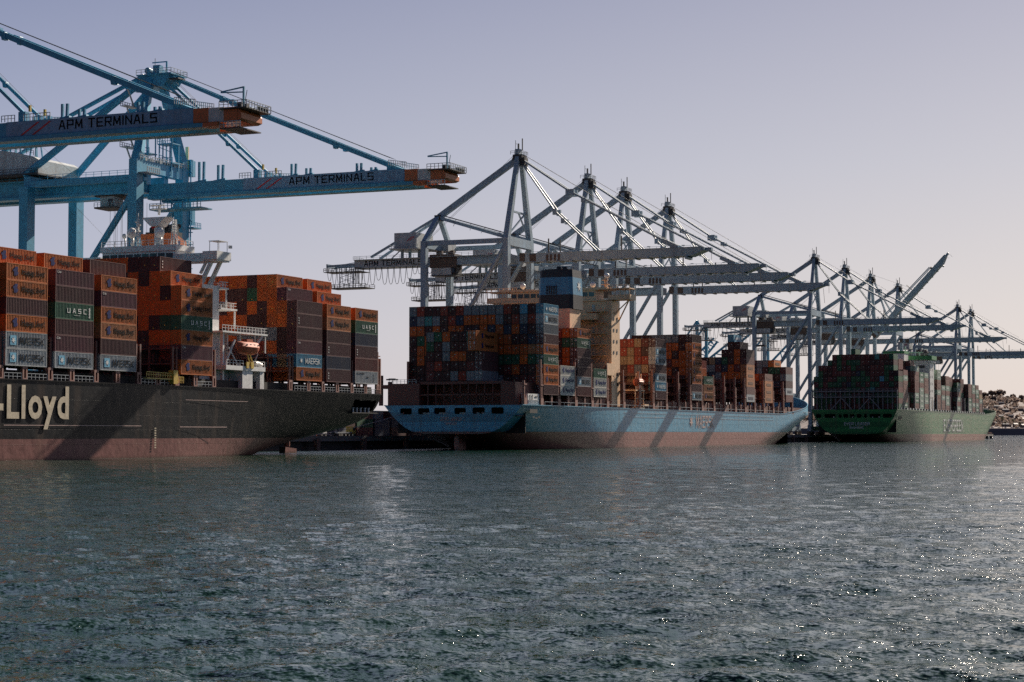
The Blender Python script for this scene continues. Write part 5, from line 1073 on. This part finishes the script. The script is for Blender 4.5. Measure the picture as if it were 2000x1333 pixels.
    bpt(root, 'anchor_platform', ['blue_steel', 'galvanised', 'yellow_paint'], lambda b: (
        b.rail([(-3.8, -26, 63.7), (-3.8, -32, 63.7)], 1.2, .06, .8, 1), b.rail([(3, -26, 64.2), (3, -32, 63.8)], 1.2, .06, .7, 1), b.rail([(-3.8, -21, 63.7), (-3.8, -24, 63.7)], 1.2, .06, .8, 1), b.rail([(-3.8, -59, 64.6), (-3.8, -63.4, 63.9)], 1.2, .06, .45, 1), b.rail([(2.4, -59, 64.9), (2.4, -63.4, 64.1)], 1.2, .06, .45, 1), b.poly([(-2.8, -59, 63.6), (-2.8, -62.6, 63.6), (-2.8, -59, 65.0)], (5.6, 0, 0)), b.box((-2.6, -26.6, 65.6), (-2.2, -26.2, 66.8), 2), b.box((-2.6, -30.0, 64.6), (-2.2, -29.6, 65.8), 2), [b.box((x, -28 - k, 63.7), (x + .8, -27.4 - k, 64.5)) for k, x in ((0, -3), (1, -1), (2, 1), (3, -2.5))]))
    for s in (-1, 1):
        bpt(root, 'fore_stay', 'blue_steel', lambda b: (b.bar((s * 2, -2.6, 88.4), (s * 2.3, -22, 80.0), .55, .8), b.bar((s * 2.3, -22, 80.0), (s * 2.4, -58.6, 64.8), .75, 1.05), [b.box((s * 2.3 - .5, y - .5, z - .8), (s * 2.3 + .5, y + .5, z + .6)) for y, z in ((-18.5, 81.5), (-23.2, 79.4), (-45.5, 70.0))]))
        bpt(root, 'fore_stay', 'blue_steel', lambda b: (b.bar((s * 2, -1.6, 87.4), (s * 2.4, -25.0, 65.4), .42, .6), [b.box((s * 2.3 - .4, y - .4, z - .5), (s * 2.3 + .4, y + .4, z + .5)) for y, z in ((-13.0, 76.6), (-15.2, 74.6), (-18.2, 71.8))]))
    bpt(root, 'boom_hoist_rope', 'cable', lambda b: [b.bar((x, -2, 90), (x * 1.5, -58.2, 66.6), .07) for x in (-.9, -.3, .3, .9)] + [b.bar((x, -1, 90), (x, -25, 67), .05) for x in (-.5, .5)])
    bpt(root, 'roof_cable', 'cable', lambda b: (b.bar((-3, 33, 75), (-3, 10, 58), .04), b.bar((-3, 22, 60), (-3, 2, 42), .04)))
    return root
bc = make_blue(374.5, "bright blue gantry crane standing over the black ship's white bridge")
c = copy_tree(bc, None, (289.8, 250, 3.6)); c['label'] = "nearest bright blue gantry crane, only its upper boom and stays entering at the left edge"
# ================================================================ YARD, SHORE AND HILLS
# raised blue crane booms of another berth, far behind
def far_boom(px0, py0, px1, py1, D, lbl, w=7):
    a = onD(px0, py0, D); c = onD(px1, py1, D); root = empty('distant_crane', (a.x, a.y, QZ), lbl, 'crane', 'blue cranes of a farther berth')
    z0 = -a.z * 0; A = a - Vector((a.x, a.y, QZ)); Cc = c - Vector((a.x, a.y, QZ)); b = MB(); dv = (Cc - A).normalized(); rt = Vector((math.sin(TH), -math.cos(TH), 0)); up = rt.cross(Vector((math.cos(TH), math.sin(TH), 0))).normalized()
    nrm = Vector((math.cos(TH), math.sin(TH), 0)).cross(dv).normalized()
    for o_ in (-w / 2, w / 2): b.bar(A + nrm * o_, Cc + nrm * o_ * .6, 1.6, 1.8)
    n = 9
    for i in range(n): b.bar(A.lerp(Cc, i / n) + nrm * w / 2 * (1 if i % 2 else -1), A.lerp(Cc, (i + 1) / n) + nrm * w / 2 * (-1 if i % 2 else 1), .8)
    b.build('boom', 'blue_steel', root)
    b = MB()
    for dx in (-9, 9):
        for dy in (0, 26): b.box((dx - 1.3, dy - 1.3, 0), (dx + 1.3, dy + 1.3, A.z))
    b.box((-10, -1.4, A.z - 2), (10, 27, A.z)); b.box((-10, -1.2, 16), (10, 1.2, 19)); b.build('portal_frame', 'blue_steel', root)
    b = MB(); b.bar(A, (A.x, A.y, A.z + 34), 2.2); b.bar((A.x, A.y, A.z + 34), A.lerp(Cc, .8), .8); b.bar((A.x, A.y, A.z + 34), (A.x + 4, A.y + 26, A.z), 1.2); b.build('mast', 'blue_steel', root)
for a in ((1380, 716, 1478, 634, 1500, 'pale blue distant crane boom rising just behind the blue ship stacks, larger of two'),
          (1362, 704, 1398, 664, 1620, 'small blue distant crane boom right of the tall orange stack'),
          (1500, 726, 1568, 650, 1560, 'blue distant crane boom behind the legs of the gap crane')):
    far_boom(*a)
# lighting masts
def light_mast(X, Y, h, lbl):
    r = empty('light_mast', (X, Y, QZ), lbl, 'light mast', 'tall lighting masts in the yard'); b = MB(); b.tube([(0, 0, 0), (0, 0, h)], .35, 8, r2=.18); b.build('pole', 'galvanised', r)
    b = MB(); b.tube([(0, 0, h), (0, 0, h + .5)], 1.6, 10); 
    for k in range(6): a = k * math.pi / 3; b.box((math.cos(a) * 2 - .45, math.sin(a) * 2 - .45, h - .3), (math.cos(a) * 2 + .45, math.sin(a) * 2 + .45, h + .3))
    b.build('lamp_ring', 'dark_steel', r)
p = onD(766, 742, 820); light_mast(p.x, p.y, p.z - QZ, 'thin lighting mast with a round lamp ring between the black and blue ships')
p = onD(1487, 676, 900); light_mast(p.x, p.y, p.z - QZ, "dark lighting mast standing behind the blue ship's narrow tall stack")
# vehicles and gear on the quay apron
def truck(X, Y, lbl, body='truck_white', tr='galvanised'):
    r = empty('yard_truck', (X, Y, QZ), lbl, 'truck', 'yard trucks on the quay apron')
    b = MB(); b.box((-6.5, -1.2, 1.0), (2.2, 1.2, 1.35)); b.box((-6.4, -1.1, .8), (2.0, -.8, 1.0)); b.build('trailer', tr, r)
    b = MB(); b.box((2.6, -1.1, .7), (4.6, 1.1, 1.5)); b.poly([(2.8, -1.1, 1.5), (4.5, -1.1, 1.5), (4.2, -1.1, 2.9), (2.8, -1.1, 2.9)], (0, 2.2, 0)); c = b.build('cab', body, r)
    b = MB(); b.box((3.0, -1.13, 1.8), (4.1, -1.1, 2.6)); b.build('window', 'window_glass', c)
    for x in (-5.4, -4.2, 1.6, 3.8):
        for y in (-1.1, 1.1):
            b = MB(); b.tube([(x, y - .15, .5), (x, y + .15, .5)], .5, 12); b.build('wheel', 'rubber', r)
truck(461, 256, 'white yard truck parked on the quay in the gap right of the black stern'); truck(482, 258, 'yard truck with pale trailer beside the blue stern', 'yellow_paint')
truck(906, 262, 'yellow yard truck on the quay below the blue bow', 'yellow_paint'); truck(938, 258, 'white yard truck between the blue bow and green stern')
def straddle(X, Y, lbl, matn):
    r = empty('straddle_carrier', (X, Y, QZ), lbl, 'straddle carrier', 'straddle carriers in the yard'); b = MB()
    for x in (-4, 4):
        for y in (-2.2, 2.2): b.box((x - .35, y - .3, 1), (x + .35, y + .3, 11))
    b.box((-4.8, -2.6, 11), (4.8, 2.6, 11.9)); b.box((-4.6, -2.5, .8), (4.6, -1.9, 1.6)); b.box((-4.6, 1.9, .8), (4.6, 2.5, 1.6)); b.build('frame', matn, r)
    b = MB(); b.box((3.6, -2.9, 9.2), (5.6, -1.2, 10.9)); b.build('cab', 'window_glass', r); b = MB(); b.box((-5.5, -1.1, 5), (5.5, 1.1, 5.7)); b.build('spreader', 'yellow_paint', r)
    for x in (-3.6, -1.2, 1.2, 3.6):
        for y in (-2.2, 2.2): b = MB(); b.tube([(x, y - .2, .65), (x, y + .2, .65)], .65, 12); b.build('wheel', 'rubber', r)
straddle(470, 285, 'orange straddle carrier in the yard behind the gap between the first two ships', 'orange_band'); straddle(925, 278, 'blue straddle carrier in the yard beside the gap crane legs', 'blue_steel')
b = MB(); b.tube([(0, 0, 0), (0, 0, 1.0)], .35, 10); b.tube([(0, 0, 1.0), (0, 0, 1.3)], .55, 10); bol = b.mesh('quay_bollard', [M('dark_steel')])
for X, l in ((440, 'black bollard on the quay edge nearest the black stern'), (462, 'black bollard on the quay edge midway between black and blue ships'), (905, 'black bollard on the quay edge ahead of the blue bow'), (940, 'black bollard on the quay edge nearest the green stern')):
    tag(link('quay_bollard', bol, None, (X, 251, QZ)), l, 'bollard', 'bollards on the quay edge')

# ---- hills: terrain along the far side of the channel
def hill_h(u, v):   # u metres to the right of the view axis direction, v depth behind the shore
    s = np.interp(u, [400, 760, 900, 980, 1060, 1110, 1200, 1400, 2200, 3200], [4, 12, 76, 90, 92, 84, 86, 92, 100, 96])
    s = s * (1 + .05 * math.sin(u * .021) + .03 * math.sin(u * .063 + 1))
    t = min(1, max(0, (v - 120) / 900)); return 15.5 + (s - 15) * (t * t * (3 - 2 * t)) ** .8 if v > 60 else (15.5 if v > 8 else max(-1.5, v * 2))
DS = 4150.0
cfv = Vector((math.cos(TH), math.sin(TH), 0)); crv = Vector((math.sin(TH), -math.cos(TH), 0))
b = MB(); us = list(range(300, 3300, 25)); vs_ = [-4, 0, 4, 9, 60, 120, 160] + list(range(200, 1500, 45)) + [2200, 3200]
vv = []
for v in vs_:
    for u in us:
        h = hill_h(u, v) + (0 if v < 130 else 3.0 * math.sin(u * .045 + v * .03) * math.sin(v * .05 - u * .02)); p_ = cfv * (DS + v) + crv * u; vv.append((p_.x, p_.y, h))
nu = len(us); b.add(vv, [(j * nu + i, j * nu + i + 1, (j + 1) * nu + i + 1, (j + 1) * nu + i) for j in range(len(vs_) - 1) for i in range(nu - 1)])
m = mat('haze_tint_ground', (.20, .155, .15), .95, dirt=.7, scale=.03)  # pale mauve-brown: distance haze painted into the ground colour
tag(b.build('hills', 'haze_tint_ground', smooth=True), 'brown hillside beyond the channel, haze tinted into its colour', kind='structure')
# tree cover on the hills: many leaf clumps
rr = random.Random(3); b = MB(); mat('haze_tint_foliage', (.17, .145, .13), .9, dirt=.3, scale=.08)  # leaf colour paled and browned in place of air haze
translucent('haze_tint_foliage', (.26, .20, .17), .38)
def clump(b, c, r, n):
    for k in range(n):
        d = Vector((rr.gauss(0, 1), rr.gauss(0, 1), rr.gauss(0, .7))).normalized(); p_ = Vector(c) + d * r * (.55 + .5 * rr.random()); s = r * (.28 + .25 * rr.random())
        a = Vector((rr.gauss(0, 1), rr.gauss(0, 1), rr.gauss(0, 1))).normalized(); e = a.cross(d).normalized() * s; f_ = a * s
        b.add([p_ - e - f_ * .6, p_ + e - f_ * .5, p_ + e * .7 + f_, p_ - e * .8 + f_ * .8], [(0, 1, 2, 3)])
for i in range(2300):
    u = 820 + rr.random() ** 1.3 * 1500; v = 70 + rr.random() ** .8 * 1150; r = rr.choice((4, 5, 6, 7, 9)); p_ = cfv * (DS + v) + crv * u
    clump(b, (p_.x, p_.y, hill_h(u, v) + r * .7), r, 16)
tag(b.build('hillside_trees', 'haze_tint_foliage'), 'dark trees and scrub covering the far hillside', kind='stuff')
# ridge trees one can tell apart
def far_tree(px, D, hgt, rad, lbl, flat=1.0):
    u = (px - 1000) / F * D; v = D - DS; g = hill_h(u, v); p_ = cfv * D + crv * u
    root = empty('hill_tree', (p_.x, p_.y, g - 1), lbl, 'tree', 'large trees on the hill ridge'); t = MB(); t.tube([(0, 0, 0), (.5, 0, hgt * .6)], rad * .09, 7, r2=rad * .05)
    for k in range(4): a = k * 1.6; t.tube([(.4, 0, hgt * .45), (math.cos(a) * rad * .6, math.sin(a) * rad * .6, hgt * .8)], rad * .04, 5, r2=.2)
    t.build('trunk', 'bark', root); c = MB()
    for k in range(9): a = rr.random() * 6.3; q = rr.random() * rad * .75; clump(c, (math.cos(a) * q, math.sin(a) * q, hgt * (.8 + .12 * rr.gauss(0, 1) * .5)), rad * .42 , 34)
    c.build('crown', 'haze_tint_foliage', root)
for px, h_, r_, l in ((1923, 24, 11, 'leafy ridge tree just right of the green bow'), (1938, 25, 12, 'rounded ridge tree second from left'), (1953, 26, 17, 'widest spreading tree on the hill ridge'), (1979, 22, 11, 'dome-shaped tree on the lower part of the ridge'), (1995, 20, 10, 'ridge tree at the right edge of the picture'), (1967, 14, 8, 'low bushy tree in the dip of the ridge')):
    far_tree(px, 5100, h_, r_, l)
# palms on the shore terrace
def palm(px, D, h, lbl):
    u = (px - 1000) / F * D; v = D - DS; p_ = cfv * D + crv * u; root = empty('palm_tree', (p_.x, p_.y, hill_h(u, v) - .5), lbl, 'palm tree', 'palm trees on the far shore')
    t = MB(); t.tube([(0, 0, 0), (.3, .2, h * .5), (.1, .5, h)], .7, 7, r2=.45); t.build('trunk', 'bark', root); c = MB()
    for k in range(26):
        a = k * 2.4; el = .9 - 1.7 * (k / 26); L_ = h * .24; pts = [Vector((.1, .5, h))]
        for j in range(1, 6): f_ = j / 5; pts.append(Vector((.1 + math.cos(a) * L_ * f_ * math.cos(el * .6), .5 + math.sin(a) * L_ * f_ * math.cos(el * .6), h + L_ * (math.sin(el) * f_ - .65 * f_ * f_))))
        sd_ = Vector((-math.sin(a), math.cos(a), 0))
        for j in range(5):
            w0 = 1.25 * (1 - j / 6); w1 = 1.25 * (1 - (j + 1) / 6); c.add([pts[j] - sd_ * w0, pts[j] + sd_ * w0, pts[j + 1] + sd_ * w1 + Vector((0, 0, -.3)), pts[j + 1] - sd_ * w1 + Vector((0, 0, -.3))], [(0, 1, 2, 3)])
    c.build('crown', 'palm_leaf', root)
for px, h_, l in ((1935, 20, 'leftmost palm on the far shore'), (1957, 25, 'tallest palm in the middle of the far shore row'), (1963, 15, 'short palm close beside the tallest one'), (1978, 20, 'palm second from right on the far shore'), (1991, 14, 'rightmost low palm on the far shore')):
    palm(px, DS + 60, h_, l)
# houses
pos = []
for i in range(34):
    px = 1922 + (i % 9) * 9.5 + rr.random() * 5; v = 160 + (i // 9) * 190 + rr.random() * 120; D = DS + v; u = (px - 1000) / F * D; g = hill_h(u, v); p_ = cfv * D + crv * u
    w, d_, h_ = 9 + rr.random() * 8, 8, 4.5 + rr.random() * 3.5; root = empty('hillside_house', (p_.x, p_.y, g), 'small pale house among the trees on the far hillside', 'house', 'small houses scattered over the far hillside')
    root.rotation_euler = (0, 0, TH + rr.choice((0, .3, -.3)))
    b = MB(); b.box((-d_ / 2, -w / 2, -2), (d_ / 2, w / 2, h_ - .02)); b.build('wall', 'concrete', root)
    b = MB(); b.poly([(-d_ / 2 - .6, -w / 2 - .5, h_), (d_ / 2 + .6, -w / 2 - .5, h_), (0, -w / 2 - .5, h_ + 2.6)], (0, w + 1, 0)); b.build('roof', 'roof_tile' if i % 2 else 'roof_white', root)
b = MB()
for i in range(7):
    u = (1925 + i * 12.5 - 1000) / F * (DS + 40); p_ = cfv * (DS + 40) + crv * u
    root = empty('parked_car', (p_.x, p_.y, hill_h(u, 40)), 'tiny pale vehicle parked along the far shore road', 'car', 'vehicles on the far shore road'); root.rotation_euler = (0, 0, TH)
    c = MB(); c.box((-1.1, -3, .4), (1.1, 3, 1.3)); c.box((-1, -1.8, 1.3), (1, 1.6, 2.3)); c.build('body', 'truck_white', root)
